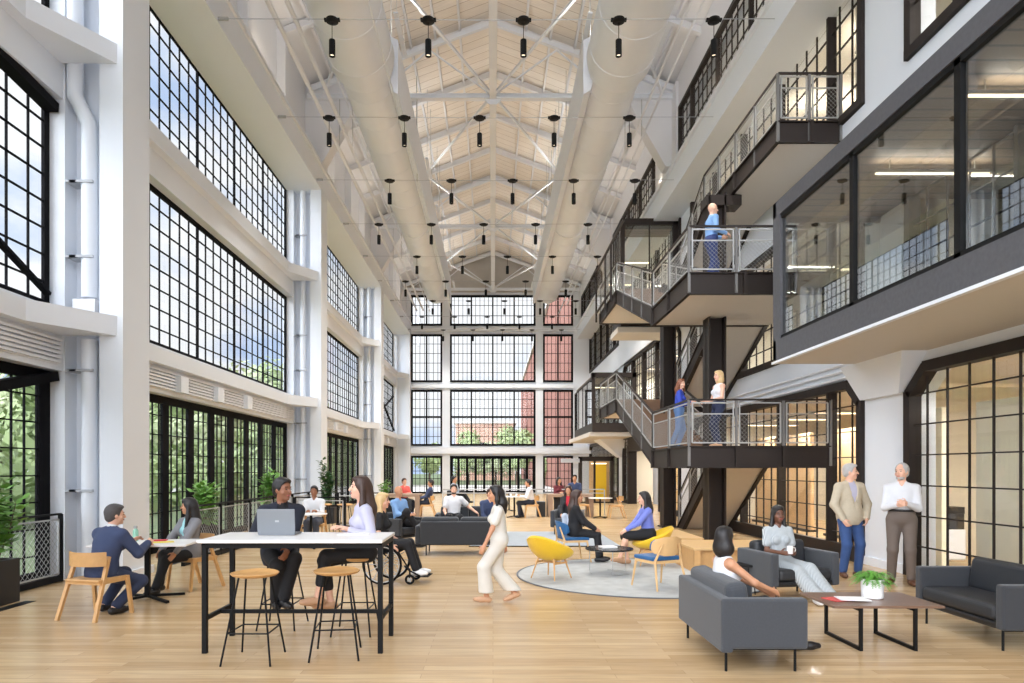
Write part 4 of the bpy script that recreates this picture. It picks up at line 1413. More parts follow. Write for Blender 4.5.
# laptop
lp = empty('laptop', (-2.14, 6.62, 1.05)); tag(lp, 'open silver laptop on the white high table', 'laptop')
t = MB(); t.rbox((-2.12, 6.78, 1.06), (.36, .25, .016), .006, 2); t.build('base', M['silver'], lp, world=True)
t = MB(); t.rbox((-2.12, 6.645, 1.185), (.37, .010, .25), .004, 2, rx=-.18 if False else .12); t.build('lid', M['silver'], lp, world=True)
t = MB(); t.rbox((-2.11, 6.640, 1.19), (.04, .004, .02), .002, 1, rx=.12); t.build('emblem', M['greypaint'], lp, world=True)
t = MB(); t.rbox((-1.38, 6.75, 1.054), (.30, .21, .006), .002, 1, rz=.1); o = t.build('paper_sheet', M['paper']); tag(o, 'pale sheet of paper under the lavender blouse woman’s hands', 'paper')
o['label'] = 'pale paper sheet on the high table under the hands of the woman in lavender'

# ---- bar stool
def make_stool():
    o = empty('bar_stool'); o['category'] = 'stool'
    bm = bmesh.new()
    N = 26; R = []
    t = MB()
    # dished oak seat with raised back lip
    rings = [(0, .0), (.08, .0), (.14, .004), (.185, .016), (.20, .030), (.205, .036), (.200, .040), (.18, .030), (.13, .018), (0.001, .014)]
    for (r, z) in rings:
        for k in range(N):
            a = 2*PI*k/N
            zz = z + (max(0, math.sin(a))**2)*.012*(r/.2)**2
            t.v.append((r*1.04*math.cos(a), r*.93*math.sin(a), .735+zz))
    for i in range(len(rings)-1):
        for k in range(N):
            a = i*N+k; b = i*N+(k+1) % N
            t.f.append((a, b, b+N, a+N))
    t.sm = True
    t.build('seat', M['oak'], o)
    tops = [(-.11, -.09), (.11, -.09), (.11, .09), (-.11, .09)]
    bots = [(-.215, -.235), (.215, -.235), (.2, .235), (-.2, .235)]
    for a, b in zip(tops, bots):
        t = MB(); t.tube([(a[0], a[1], .74), (b[0], b[1], .0)], .009, 8); t.build('leg', M['black'], o)
    t = MB()
    z = .27; q = 1-z/.74
    P = [(a[0]+(b[0]-a[0])*q, a[1]+(b[1]-a[1])*q, z) for a, b in zip(tops, bots)]
    for i in range(4): t.tube([P[i], P[(i+1) % 4]], .007, 6)
    t.build('footrest', M['black'], o)
    return o
stool = make_stool()
for i, (x, y, rz, lab) in enumerate([(-2.13, 6.08, 0, 'oak seat bar stool at the front of the high table, cut behind its left legs'),
        (-1.43, 6.22, .12, 'empty oak seat bar stool at the front right of the high table'),
        (-2.28, 7.36, PI, 'oak seat bar stool under the man in the dark suit'),
        (-1.44, 7.10, PI, 'oak seat bar stool under the woman in the lavender blouse')]):
    place(stool, i > 0, (x, y, 0), rz, lab, 'bar stools round the high table')

# ---- wooden armchair with curved back (left table)
def make_woodchair(seatmat='oak', backpad=None):
    o = empty('wooden_chair'); o['category'] = 'chair'
    t = MB(); t.rbox((0, 0, .44), (.46, .44, .03), .012, 2); t.build('seat', M[seatmat], o)
    # curved backrest at -Y side (chair faces +Y)
    t = MB(); n = 14
    for i in range(n+1):
        a = -PI/2 + (i/n-.5)*1.9
        r = .285
        x = r*math.cos(a)*1.0; y = r*math.sin(a)*.9+.03
        for (rr, z) in ((0, .60), (.022, .60), (.024, .76), (.002, .76)):
            k = 1+rr/r
            t.v.append((x*k, (y-.03)*k+.03, z))
    for i in range(n):
        for j in range(4):
            a = i*4+j; b = i*4+(j+1) % 4
            t.f.append((a, b, b+4, a+4))
    t.f.append((0, 1, 2, 3)); t.f.append(tuple(n*4+q for q in (3, 2, 1, 0)))
    t.build('backrest', M['oak'], o)
    t = MB()
    for s in (-1, 1):
        t.bar((s*.22, -.20, .42), (s*.22, .21, .42), .025, .05)
    t.bar((-.22, .20, .42), (.22, .20, .42), .025, .05); t.bar((-.22, -.19, .42), (.22, -.19, .42), .025, .05)
    t.build('seat_frame', M['oak'], o)
    for s in (-1, 1):
        t = MB(); t.bar((s*.235, .20, .45), (s*.25, .26, 0), .035, .038, up=(1, 0, 0)); t.build('leg', M['oak'], o)
        t = MB(); t.bar((s*.25, -.30, 0), (s*.215, -.06, .70), .036, .040, up=(1, 0, 0)); t.build('leg', M['oak'], o)
    return o
wc = make_woodchair()
place(wc, False, (-4.58, 7.86, 0), -.22, 'oak chair with curved back under the man in navy suit', 'oak chairs with curved backs')
place(wc, True, (-4.28, 9.75, 0), PI-.5, 'oak chair with curved back under the woman in grey cardigan', 'oak chairs with curved backs')

# ---- left cafe table
o = empty('cafe_table', (-4.5, 8.86, 0), .10); tag(o, 'white rectangular table on a black pedestal between the navy suit man and cardigan woman', 'table')
t = MB(); t.rbox((0, 0, .735), (1.2, .72, .028), .008, 2); t.build('tabletop', M['tabletop'], o)
t = MB(); t.box(-.03, .03, -.03, .03, .03, .72); t.box(-.25, .25, -.04, .04, .70, .72); t.build('pedestal', M['black'], o)
t = MB()
for s in (-1, 1):
    for q in (-1, 1): t.bar((0, 0, .05), (s*.36, q*.30, .018), .045, .03)
t.build('foot', M['black'], o)
t = MB(); t.lathe([(.033, 0), (.035, .01), (.035, .12), (.032, .14), (.02, .155), (.02, .165)], (-4.72, 8.98, .75), 16); t.sm = True
o = t.build('water_bottle', M['bottle']); tag(o, 'mint green bottle with silver cap on the left white table', 'bottle')
t = MB(); t.lathe([(.022, .165), (.024, .17), (.024, .195), (.018, .20)], (-4.72, 8.98, .75), 16); t.build('cap', M['steel'], o)
t = MB(); t.rbox((-4.42, 9.0, .757), (.20, .14, .012), .004, 1, rz=.3); o = t.build('notebook', M['red']); tag(o, 'red notebook on the left white table beside the mint bottle', 'notebook')
t = MB(); t.rbox((-4.28, 8.82, .753), (.26, .18, .004), .001, 1, rz=.5); o = t.build('notepad', M['yellowpad']); tag(o, 'pale yellow notepad on the left white table', 'notepad')

# ---- sofas (local: faces +Y, width along X)
def make_sofa(name, w, d, mback, mout, label, cat='sofa', single=False):
    o = empty(name); tag(o, label, cat)
    th = .11
    t = MB(); t.rbox((0, -d/2+.05, .40), (w, .10, .45), .022, 3); t.build('back_panel', M[mout], o)
    t = MB(); t.rbox((0, -d/2+.19, .56), (w-2*th, .19, .36), .06, 4, rx=.14); t.build('back_cushion', M[mback], o)
    for s in (-1, 1):
        t = MB(); t.rbox((s*(w/2-th/2), .03, .415), (th, d-.06, .42), .025, 3); t.build('armrest', M[mout], o)
    t = MB(); t.rbox((0, .07, .345), (w-2*th-.01, d-.14, .15), .05, 4); t.build('seat_cushion', M[mback], o)
    t = MB(); t.rbox((0, .02, .235), (w-.05, d-.06, .07), .02, 2); t.build('base_rail', M['black_plastic'], o)
    for s in (-1, 1):
        for q in (-1, 1):
            t = MB(); x = s*(w/2-.10); y = q*(d/2-.07)
            t.tube([(x, y, 0), (x, y, .19)], .012, 8); t.bar((x, y, .19), (x, 0, .19), .02, .02); t.build('leg', M['black'], o)
    return o
s1 = make_sofa('sofa', 1.32, .72, 'sofa', 'sofa', 'grey fabric sofa seen from behind, nearest the camera, with woman in white top')
s1.location = (2.25, 6.28, 0); s1.rotation_euler = (0, 0, -PI/2)
s2 = make_sofa('armchair', .98, .80, 'leather', 'sofa', 'grey wide armchair holding the woman in striped jumpsuit with white mug', 'armchair')
s2.location = (3.91, 9.05, 0); s2.rotation_euler = (0, 0, PI+.20)
s3 = make_sofa('sofa', 1.32, .80, 'leather', 'sofadark', 'empty charcoal sofa at the right edge beside the coffee table')
s3.location = (5.10, 6.92, 0); s3.rotation_euler = (0, 0, PI/2)
# ---- coffee table
o = empty('coffee_table', (3.7, 6.7, 0)); tag(o, 'rectangular dark wood coffee table with two black frame legs, holding a white potted fern', 'table')
t = MB(); t.rbox((3.70, 6.70, .41), (1.04, .72, .024), .006, 2); t.build('tabletop', M['walnut'], o, world=True)
for x in (3.44, 3.95):
    t = MB()
    for y in (6.36, 7.02): t.box(x-.014, x+.014, y-.014, y+.014, 0, .40)
    t.box(x-.014, x+.014, 6.36, 7.02, .0, .03); t.box(x-.014, x+.014, 6.36, 7.02, .37, .398)
    t.build('leg_frame', M['black'], o, world=True)
# potted fern
def fronds(t, c, n, L, w, arch, seed, z0=0):
    r = random.Random(seed)
    for i in range(n):
        a = r.uniform(0, 2*PI); e = r.uniform(.35, 1.25); l = L*r.uniform(.6, 1)
        p = V(c); d = V((math.cos(a)*math.cos(e), math.sin(a)*math.cos(e), math.sin(e)))
        side = V((-math.sin(a), math.cos(a), 0))
        st_ = 9; prev = p.copy()
        for k in range(st_):
            d2 = (d+V((0, 0, -arch*k/st_))).normalized()
            q = prev+d2*(l/st_)
            ww = w*math.sin(PI*(k+.8)/(st_+1))
            if k > 0:
                for sgn in (-1, 1):
                    tip = q+side*sgn*ww+d2*.3*ww
                    b1 = prev; b2 = prev.lerp(q, .75)
                    nn = d2.cross(side)*.001
                    t.add([tuple(b1+nn), tuple(b2+nn), tuple(tip+nn), tuple(b1-nn), tuple(b2-nn), tuple(tip-nn)], [(0, 1, 2), (5, 4, 3), (0, 3, 4, 1), (1, 4, 5, 2), (2, 5, 3, 0)])
            prev = q
pf = empty('potted_fern', (3.76, 6.74, .422)); tag(pf, 'bright green fern in a round white pot on the coffee table', 'potted plant')
t = MB(); t.lathe([(.088, 0), (.098, .01), (.105, .19), (.097, .19), (.094, .16), (.001, .155)], n=28, cap=True); t.sm = True; t.build('pot', M['pot'], pf)
t = MB(); t.lathe([(.001, .15), (.092, .165), (.001, .17)], n=20, cap=False); t.build('soil', M['soil'], pf)
t = MB(); fronds(t, (0, 0, .16), 110, .25, .020, 1.5, 3); t.build('fronds', M['fern'], pf)
for i, (x, y, rz, m, lab) in enumerate(((3.40, 6.66, .25, 'magred', 'open magazine with red and white cover on the coffee table, lower one'), (3.50, 6.62, -.15, 'paper', 'white magazine lying on top of the red one on the coffee table'))):
    t = MB(); t.rbox((x, y, .428+i*.01), (.28, .20, .009), .003, 1, rz=rz); o = t.build('magazine', M[m]); tag(o, lab, 'magazine', 'magazines on the coffee table')
# round black side table
o = empty('side_table', (3.42, 9.15, 0)); tag(o, 'small round black side table with thin legs left of the grey armchair', 'table')
t = MB(); t.lathe([(.17, .40), (.18, .405), (.18, .425), (.17, .43)], n=28); t.build('tabletop', M['black'], o)
for k in range(3):
    a = k*2*PI/3+.4
    t = MB()
    for dd in (-.12, .12): t.tube([(.10*math.cos(a+dd), .10*math.sin(a+dd), .40), (.14*math.cos(a), .14*math.sin(a), .0)], .005, 6)
    t.build('leg', M['black'], o)
# oak benches
for i, (x0, x1, y0, y1, h, lab) in enumerate(((3.12, 3.85, 11.9, 14.2, .44, 'long low oak bench behind, left of the other oak bench'), (3.24, 4.75, 11.0, 12.3, .42, 'low oak bench behind the back of the grey armchair'))):
    if i == 0: y0 = 12.4
    o = empty('oak_bench', (x0, y0, 0)); tag(o, lab, 'bench', 'oak benches below the stairs')
    t = MB(); t.rbox(((x0+x1)/2, (y0+y1)/2, h-.02), (x1-x0, y1-y0, .04), .006, 2); t.build('seat', M['oakpale'], o, world=True)
    t = MB(); t.box(x0+.02, x0+.05, y0+.02, y1-.02, 0, h-.04); t.box(x1-.05, x1-.02, y0+.02, y1-.02, 0, h-.04)
    t.box(x0+.05, x1-.05, y0+.10, y0+.12, 0, h-.04); t.box(x0+.05, x1-.05, y1-.05, y1-.03, 0, h-.04); t.box(x0+.02, x0+.12, y0+.01, y0+.04, 0, h-.04)
    t.build('side_panel', M['oak'], o, world=True)
# ---- rugs
t = MB(); t.lathe([(1.95, .0), (1.96, .004), (1.95, .012), (1.90, .016), (0.001, .016)], (2.36, 10.86, 0.001), 96, cap=True)
o = t.build('round_rug', M['rug']); tag(o, 'large round pale grey rug under the yellow and blue chairs', 'rug')
t = MB(); t.lathe([(1.962, .0), (1.985, .004), (1.985, .013), (1.962, .015)], (2.36, 10.86, 0.001), 96, cap=False); t.build('rug_binding', M['rugedge'], o)
t = MB(); t.rbox((1.15, 16.6, .009), (3.3, 3.4, .016), .004, 1); o = t.build('rectangular_rug', M['rugdark']); tag(o, 'rectangular pale blue grey rug behind the round rug', 'rug')
t = MB(); t.box(-.53, 2.83, 14.86, 14.90, 0.001, .02); t.build('rug_binding', M['black'], o)
# ---- round coffee table
o = empty('round_coffee_table', (1.88, 11.0, 0)); tag(o, 'round dark coffee table with thin steel legs on the round rug', 'table')
t = MB(); t.lathe([(.37, .395), (.385, .40), (.385, .42), (.375, .425)], n=40); t.build('tabletop', M['dark_screen'], o)
for a in (.5, 2.6, 4.7):
    t = MB(); t.tube([(.34*math.cos(a), .34*math.sin(a), .40), (.34*math.cos(a), .34*math.sin(a), .03), (.34*math.cos(a+1), .34*math.sin(a+1), .03)], .008, 6); t.build('leg', M['steel'], o)
t = MB(); t.rbox((1.85, 10.95, .445), (.26, .19, .03), .005, 2, rz=.2); o = t.build('book', M['paper']); tag(o, 'thick pale book on the round coffee table', 'book')

# ---- tub chair (yellow shell on oak legs), faces +Y
def make_tub(m, name='tub_chair'):
    o = empty(name); o['category'] = 'armchair'
    t = MB(); nu, nv = 30, 10
    def pt(i, j, off):
        a = 2*PI*i/nu
        v = j/nv
        # seat bowl -> rim; rim height high at back (-Y)
        rim = .44+.30*(max(0, -math.sin(a)*.5+.5))**1.3
        r = .05+(.31+off)*math.sin(v*PI/2)**.8
        z = .33+(rim-.33)*(1-math.cos(v*PI/2))**.9
        x = r*math.cos(a)*1.02; y = r*math.sin(a)*(.95)-.06*v*(z-.33)/.3*(1 if math.sin(a) < 0 else 0)
        return (x, y, z-off*.9)
    for off in (0, .035):
        for j in range(nv+1):
            for i in range(nu): t.v.append(pt(i, j, off))
    M1 = (nv+1)*nu
    for j in range(nv):
        for i in range(nu):
            a = j*nu+i; b = j*nu+(i+1) % nu
            t.f.append((a, b, b+nu, a+nu)); t.f.append((a+M1, a+nu+M1, b+nu+M1, b+M1))
    for i in range(nu):
        a = nv*nu+i; b = nv*nu+(i+1) % nu; t.f.append((a, b, b+M1, a+M1))
    t.f.append(tuple(range(nu))); t.f.append(tuple(M1+i for i in range(nu))[::-1])
    t.sm = True; t.build('shell', M[m], o)
    t = MB(); t.lathe([(.001, .36), (.20, .365), (.245, .385), (.24, .41), (.20, .425), (.001, .43)], n=28, cap=False); t.sm = True; t.build('seat_cushion', M[m], o)
    t = MB()
    for s in (-1, 1): t.bar((s*.21, .17, .27), (s*.21, -.17, .27), .025, .03)
    t.bar((-.21, 0, .27), (.21, 0, .27), .025, .03)
    t.build('frame', M['oak'], o)
    for sx in (-1, 1):
        for sy in (-1, 1):
            t = MB(); t.tube([(sx*.17, sy*.14, .36), (sx*.26, sy*.24, 0)], [.018, .011], 8); t.build('leg', M['oak'], o)
    return o
tub = make_tub('yellow')
tub.scale = (.88, .88, .92)
place(tub, False, (.90, 10.5, .017), -.75, 'empty yellow tub chair at the front left of the round rug', 'yellow tub chairs')
place(tub, True, (2.78, 12.0, .017), 1.5, 'yellow tub chair under the woman in periwinkle blue sweater', 'yellow tub chairs')
# ---- shell chair: oak back, blue seat; faces +Y
def make_shell(bk='oakpale'):
    o = empty('shell_chair'); o['category'] = 'chair'
    t = MB(); t.rbox((0, .02, .425), (.50, .46, .06), .028, 4); t.build('seat_cushion', M['blue'], o)
    def back(th0, th1, z0, z1, name, m):
        t = MB(); nu, nv = 14, 8
        for q in (th0, th1):
            for j in range(nv+1):
                for i in range(nu+1):
                    u_ = (i/nu-.5)*2; v_ = (j/nv-.5)*2
                    # rounded outline
                    sc = (1-abs(v_)**3.2)**.35 if abs(v_) < 1 else 0.12
                    sc = max(sc, .35)
                    x = .255*u_*sc; z = (z0+z1)/2+v_*(z1-z0)/2
                    y = -.25-.05*(v_*.5+.5)+.10*(u_*sc)**2-q
                    t.v.append((x, y, z))
        K = (nu+1)*(nv+1)
        for j in range(nv):
            for i in range(nu):
                a = j*(nu+1)+i
                t.f.append((a, a+1, a+nu+2, a+nu+1)); t.f.append((a+K, a+nu+1+K, a+nu+2+K, a+1+K))
        for i in range(nu):
            for j0 in (0, nv): a = j0*(nu+1)+i; t.f.append((a, a+1, a+1+K, a+K))
        for j in range(nv):
            for i0 in (0, nu): a = j*(nu+1)+i0; t.f.append((a, a+nu+1, a+nu+1+K, a+K))
        t.sm = True
        return t.build(name, M[m], o)
    back(0.0, .014, .47, .74, 'backrest', bk)
    back(-.03, -.001, .49, .73, 'back_pad', 'blue')
    t = MB()
    t.bar((-.23, .2, .38), (.23, .2, .38), .03, .04); t.bar((-.22, -.2, .38), (.22, -.2, .38), .03, .04)
    for s in (-1, 1): t.bar((s*.23, .2, .38), (s*.22, -.22, .38), .03, .04)
    t.build('seat_frame', M['oakpale'], o)
    for s in (-1, 1):
        t = MB(); t.tube([(s*.23, .20, .40), (s*.26, .27, 0)], [.019, .013], 8); t.build('leg', M['oakpale'], o)
        t = MB(); t.tube([(s*.14, -.285, .64), (s*.22, -.22, .40), (s*.26, -.32, 0)], [.012, .019, .013], 8); t.build('leg', M['oakpale'], o)
    return o
sh = make_shell()
place(sh, False, (2.36, 9.72, .017), .42, 'empty chair with pale wood back and blue seat at front right of the round rug', 'blue seat wooden chairs')
sh2 = make_shell('blue')
place(sh2, False, (1.45, 12.45, .017), -1.35, 'blue padded chair with oak legs under the woman in black suit', 'blue seat wooden chairs')

# ---- middle dark sofas
def make_bench_sofa(w, label, x, y, rz):
    o = empty('sofa'); tag(o, label, 'sofa', 'dark sofas in the middle of the hall')
    t = MB(); t.rbox((0, -.36, .44), (w, .12, .46), .03, 3); t.build('back_panel', M['sofadark'], o)
    for s in (-1, 1):
        t = MB(); t.rbox((s*w/4, -.25, .58), (w/2-.03, .20, .34), .06, 3, rx=.12); t.build('back_cushion', M['sofadark'], o)
        t = MB(); t.rbox((s*w/4, .06, .36), (w/2-.02, .66, .16), .05, 3); t.build('seat_cushion', M['sofadark'], o)
        t = MB(); t.rbox((s*(w/2+.05), -.02, .40), (.10, .76, .36), .03, 3); t.build('armrest', M['sofadark'], o)
        for q in (-.36, .30):
            t = MB(); t.tube([(s*(w/2-.12), q, 0), (s*(w/2-.12), q, .28)], .014, 6); t.build('leg', M['black'], o)
    t = MB(); t.box(-w/2, w/2, -.36, .32, .20, .27); t.build('base_rail', M['black'], o)
    o.location = (x, y, 0); o.rotation_euler = (0, 0, rz)
    return o
make_bench_sofa(1.55, 'long dark grey sofa seen from behind, left of the walking woman', -.66, 13.75, 0)
make_bench_sofa(1.5, 'dark grey sofa facing the camera under the man in white tee shirt', -.60, 17.2, PI)

# ---- wheelchair (faces +X in its own frame = +Y local, turned)
o = empty('wheelchair', (-1.58, 10.25, 0), -PI/2-.1); tag(o, 'black wheelchair carrying the blonde woman in black beside the high table', 'wheelchair')
def wheel(name, r, x, y, w, spokes, cam_=0):
    t = MB(); n = 36
    pts = [(x+cam_*math.sin(2*PI*k/n)*0, y+r*math.cos(2*PI*k/n), r+r*math.sin(2*PI*k/n)) for k in range(n)]
    pts.append(pts[0]); pts.append(pts[1])
    t.tube([(p[0], y+(p[1]-y)*(1-w/r), r+(p[2]-r)*(1-w/r)) for p in pts], w, 6, cap=False)
    W_ = t.build(name, M['rubber'], o)
    t = MB()
    for k in range(spokes):
        a = 2*PI*k/spokes
        t.tube([(x, y, r), (x, y+(r-w)*math.cos(a), r+(r-w)*math.sin(a))], .006 if r > .2 else .008, 4)
    if r > .2:
        n = 30
        t.tube([(x+(.03 if x > 0 else -.03), y+(r-.04)*math.cos(2*PI*k/n), r+(r-.04)*math.sin(2*PI*k/n)) for k in range(n+1)], .008, 5, cap=False)
    t.tube([(x-.03, y, r), (x+.03, y, r)], .025, 8)
    t.build('spokes', M['steel'], W_)
wheel('wheel', .30, -.28, -.02, .018, 12); wheel('wheel', .30, .28, -.02, .018, 12)
wheel('caster', .075, -.22, .38, .018, 5); wheel('caster', .075, .22, .38, .018, 5)
t = MB()
for s in (-1, 1):
    t.tube([(s*.22, -.22, .92), (s*.22, -.20, .46), (s*.22, .22, .46), (s*.20, .38, .20), (s*.16, .52, .12)], .013, 7)
    t.tube([(s*.22, -.22, .92), (s*.22, -.32, .93)], .016, 7); t.tube([(s*.22, .38, .24), (s*.22, .38, .08)], .012, 6); t.tube([(s*.22, .30, .28), (s*.22, .38, .2)], .012, 6)
    t.tube([(s*.25, -.12, .46), (s*.25, -.12, .66), (s*.25, .14, .66)], .012, 6)
t.tube([(-.28, -.02, .30), (.28, -.02, .30)], .014, 7); t.tube([(-.22, -.2, .46), (-.22, -.02, .30)], .012, 6); t.tube([(.22, -.2, .46), (.22, -.02, .30)], .012, 6)
t.build('frame', M['black'], o)
t = MB(); t.rbox((0, .0, .48), (.42, .42, .05), .02, 3); t.build('seat', M['rubber'], o)
t = MB(); t.rbox((0, -.215, .70), (.42, .03, .40), .012, 2); t.build('backrest', M['rubber'], o)
t = MB(); t.rbox((-.1, .55, .11), (.14, .2, .012), .004, 1); t.rbox((.1, .55, .11), (.14, .2, .012), .004, 1); t.build('footplate', M['rubber'], o)

# ---- railings along left side
def metal_rail(label, pts, H=1.02, mesh=True, m='black'):
    o = empty('railing', (pts[0][0], pts[0][1], 0)); tag(o, label, 'railing')
    mm = MB()
    for a, b in zip(pts[:-1], pts[1:]):
        t = MB(); t.bar((a[0], a[1], H), (b[0], b[1], H), .045, .03); t.build('handrail', M[m], o, world=True)
        L = math.hypot(b[0]-a[0], b[1]-a[1]); n = max(1, round(L/1.6))
        for i in range(n+1):
            x, y = a[0]+(b[0]-a[0])*i/n, a[1]+(b[1]-a[1])*i/n
            t = MB(); t.box(x-.03, x+.03, y-.02, y+.02, 0, H); t.build('post', M[m], o, world=True)
        for i in range(n):
            q0 = V((a[0]+(b[0]-a[0])*i/n, a[1]+(b[1]-a[1])*i/n, 0)); q1 = V((a[0]+(b[0]-a[0])*(i+1)/n, a[1]+(b[1]-a[1])*(i+1)/n, 0))
            d = (q1-q0).normalized()*.05
            for z in (.12, H-.08): mm.bar(q0+d+V((0, 0, z)), q1-d+V((0, 0, z)), .022, .022)
            for q in (q0+d, q1-d): mm.bar(q+V((0, 0, .12)), q+V((0, 0, H-.08)), .022, .022)
            if mesh: wire_panel(mm, q0+d, q1-d, .12, H-.08, step=.10, w=.0035)
    mm.build('mesh_panel', M['steel'], o, world=True)
    t = MB()
    for a, b in zip(pts[:-1], pts[1:]): t.bar((a[0], a[1], .05), (b[0], b[1], .05), .05, .09)
    t.build('kick_plate', M['black'], o, world=True)
metal_rail('black framed railing with steel mesh beside the planter at the left edge', [(-6.55, 4.2), (-6.55, 10.3)])
metal_rail('railing with steel mesh in front of the left windows behind the woman in cardigan', [(-5.42, 11.9), (-5.42, 21.6)])
metal_rail('black framed railing running across behind the man in the dark suit', [(-4.75, 16.3), (-3.55, 16.3)], mesh=False)
metal_rail('black framed railing running across behind the woman in lavender', [(-4.4, 19.3), (-3.25, 19.3)], mesh=False)
# white rail at the back
o = empty('railing', (0, 25, 0)); tag(o, 'long pale railing crossing the far end of the hall', 'railing')
t = MB(); t.box(-1.85, 4.1, 24.98, 25.02, .93, .97); t.box(-1.85, 4.1, 24.99, 25.01, .80, .83)
t.build('rail', M['steel'], o, world=True)
for x in (-1.85, -.7, .45, 1.6, 2.75, 4.1):
    t = MB(); t.box(x-.02, x+.02, 24.97, 25.03, 0, .92); t.build('post', M['steel'], o, world=True)
t = MB(); t.box(-1.83, 4.08, 24.995, 25.005, .08, .80); t.build('glass_panel', M['glass'], o, world=True)
# floor grilles along the left
for i, (x, y0, y1, lab) in enumerate(((-5.95, 6.0, 8.75, 'black slotted floor grille at the left edge, nearest the camera'), (-5.75, 12.0, 22, 'black slotted floor grille along the left railing behind the cafe table'))):
    t = MB(); t.box(x-.07, x+.07, y0, y1, .0, .004)
    o = t.build('floor_grille', M['black']); tag(o, lab, 'floor grille', 'floor grilles on the left')
# ---- planters with leafy plants
def leafy(t, c, h, rad, n, size, seed, stem=None, nst=7):
    r = random.Random(seed)
    stems = []
    for i in range(nst):
        a = r.uniform(0, 2*PI); rr = rad*r.uniform(.1, .8)
        top = V((c[0]+rr*math.cos(a), c[1]+rr*math.sin(a), c[2]+h*r.uniform(.6, 1)))
        base = V((c[0]+rr*.25*math.cos(a), c[1]+rr*.25*math.sin(a), c[2]))
        stems.append((base, top))
        if stem is not None: stem.tube([tuple(base), tuple(base.lerp(top, .5)+V((r.uniform(-.03, .03), r.uniform(-.03, .03), 0))), tuple(top)], [.010, .008, .004], 5)
    for i in range(n):
        b, tp = r.choice(stems)
        u_ = r.uniform(.15, 1.02)
        p = b.lerp(tp, u_)
        a = r.uniform(0, 2*PI); e = r.uniform(-.5, .7)
        d = V((math.cos(a)*math.cos(e), math.sin(a)*math.cos(e), math.sin(e)))
        L = size*r.uniform(.7, 1.25); p = p+d*rad*r.uniform(.0, .28)
        sd = d.cross(V((0, 0, 1))).normalized(); sd = (sd+V((r.uniform(-.3, .3),)*3)).normalized(); wv = sd*L*.30
        nn = d.cross(sd).normalized()
        q = [p, p+d*L*.35+wv+nn*L*.05, p+d*L*.8+wv*.7, p+d*L, p+d*L*.8-wv*.7, p+d*L*.35-wv+nn*L*.05, p+d*L*.5-nn*L*.03]
        t.add([tuple(x) for x in q], [(0, 1, 6), (1, 2, 6), (2, 3, 6), (3, 4, 6), (4, 5, 6), (5, 0, 6)])
def planter(label, x, y, w, ph, h, rad, n, size, seed, m='leaf', rnd_=False, group=None):
    o = empty('potted_plant', (x, y, 0)); tag(o, label, 'potted plant', group)
    t = MB()
    if rnd_: t.lathe([(w*.42, 0), (w*.5, ph), (w*.46, ph), (w*.44, ph-.04), (.001, ph-.05)], n=24)
    else:
        t.rbox((0, 0, ph/2), (w, w, ph), .01, 2)
    t.build('planter', M['planter'], o)
    t = MB(); t.lathe([(w*.4, ph+.002), (.001, ph+.02)], n=16, cap=False); t.build('soil', M['soil'], o)
    t, stm = MB(), MB()
    leafy(t, (0, 0, ph), h, rad, n, size, seed, stm)
    stm.build('stem', M['trunk'], o)
    t.build('foliage', M[m], o)
planter('dark leafy plant in a tall square black planter at the left edge', -6.30, 8.55, .42, .56, 1.0, .46, 420, .16, 5, 'leaf')
planter('leafy green plant in a black pot behind the woman in grey cardigan', -5.85, 13.9, .45, .55, .85, .45, 420, .16, 6, 'leaf', True)
planter('tall leafy plant behind the man in the dark suit', -5.75, 17.4, .45, .5, 1.15, .42, 380, .17, 7, 'leaf', True)
planter('tall slender bamboo like plant in a square black planter behind the woman in lavender', -5.2, 21.4, .5, .5, 1.5, .32, 520, .14, 8, 'leafdark')
planter('small leafy plant far behind the high table near the third column', -4.9, 31, .4, .5, .7, .35, 160, .16, 9, 'leaf', True)
# booths at the back
def booth(x0, x1, y, h, label, panel=True):
    o = empty('booth_table', (x0, y, 0)); tag(o, label, 'table', 'wood framed booth tables at the back')
    t = MB(); t.box(x0, x1, y, y+1.0, h-.09, h); t.box(x0, x0+.16, y, y+1.0, 0, h-.09); t.box(x1-.16, x1, y, y+1.0, 0, h-.09)
    t.build('wood_frame', M['boothwood'], o, world=True)
    if panel:
        t = MB(); t.rbox(((x0+x1)/2-.2, y+.6, .36), (x1-x0-.9, .12, .64), .03, 2); t.build('padded_panel', M['sofa'], o, world=True)
    return o
booth(1.95, 3.55, 24, .80, 'wood framed booth table under the couple leaning on it', True)
booth(-4.05, -2.55, 23.6, .82, 'wood framed booth with grey blue panel right of the woman in lavender', True)
t = MB(); t.rbox((-2.98, 23.5, .48), (.36, .05, .34), .01, 1); o = t.build('display_screen', M['dark_screen']); tag(o, 'dark display screen in front of the booth right of the wheelchair', 'screen')
t = MB(); t.box(-3.0, -2.96, 23.5, 23.56, 0, .34); t.build('stand', M['black'], o)
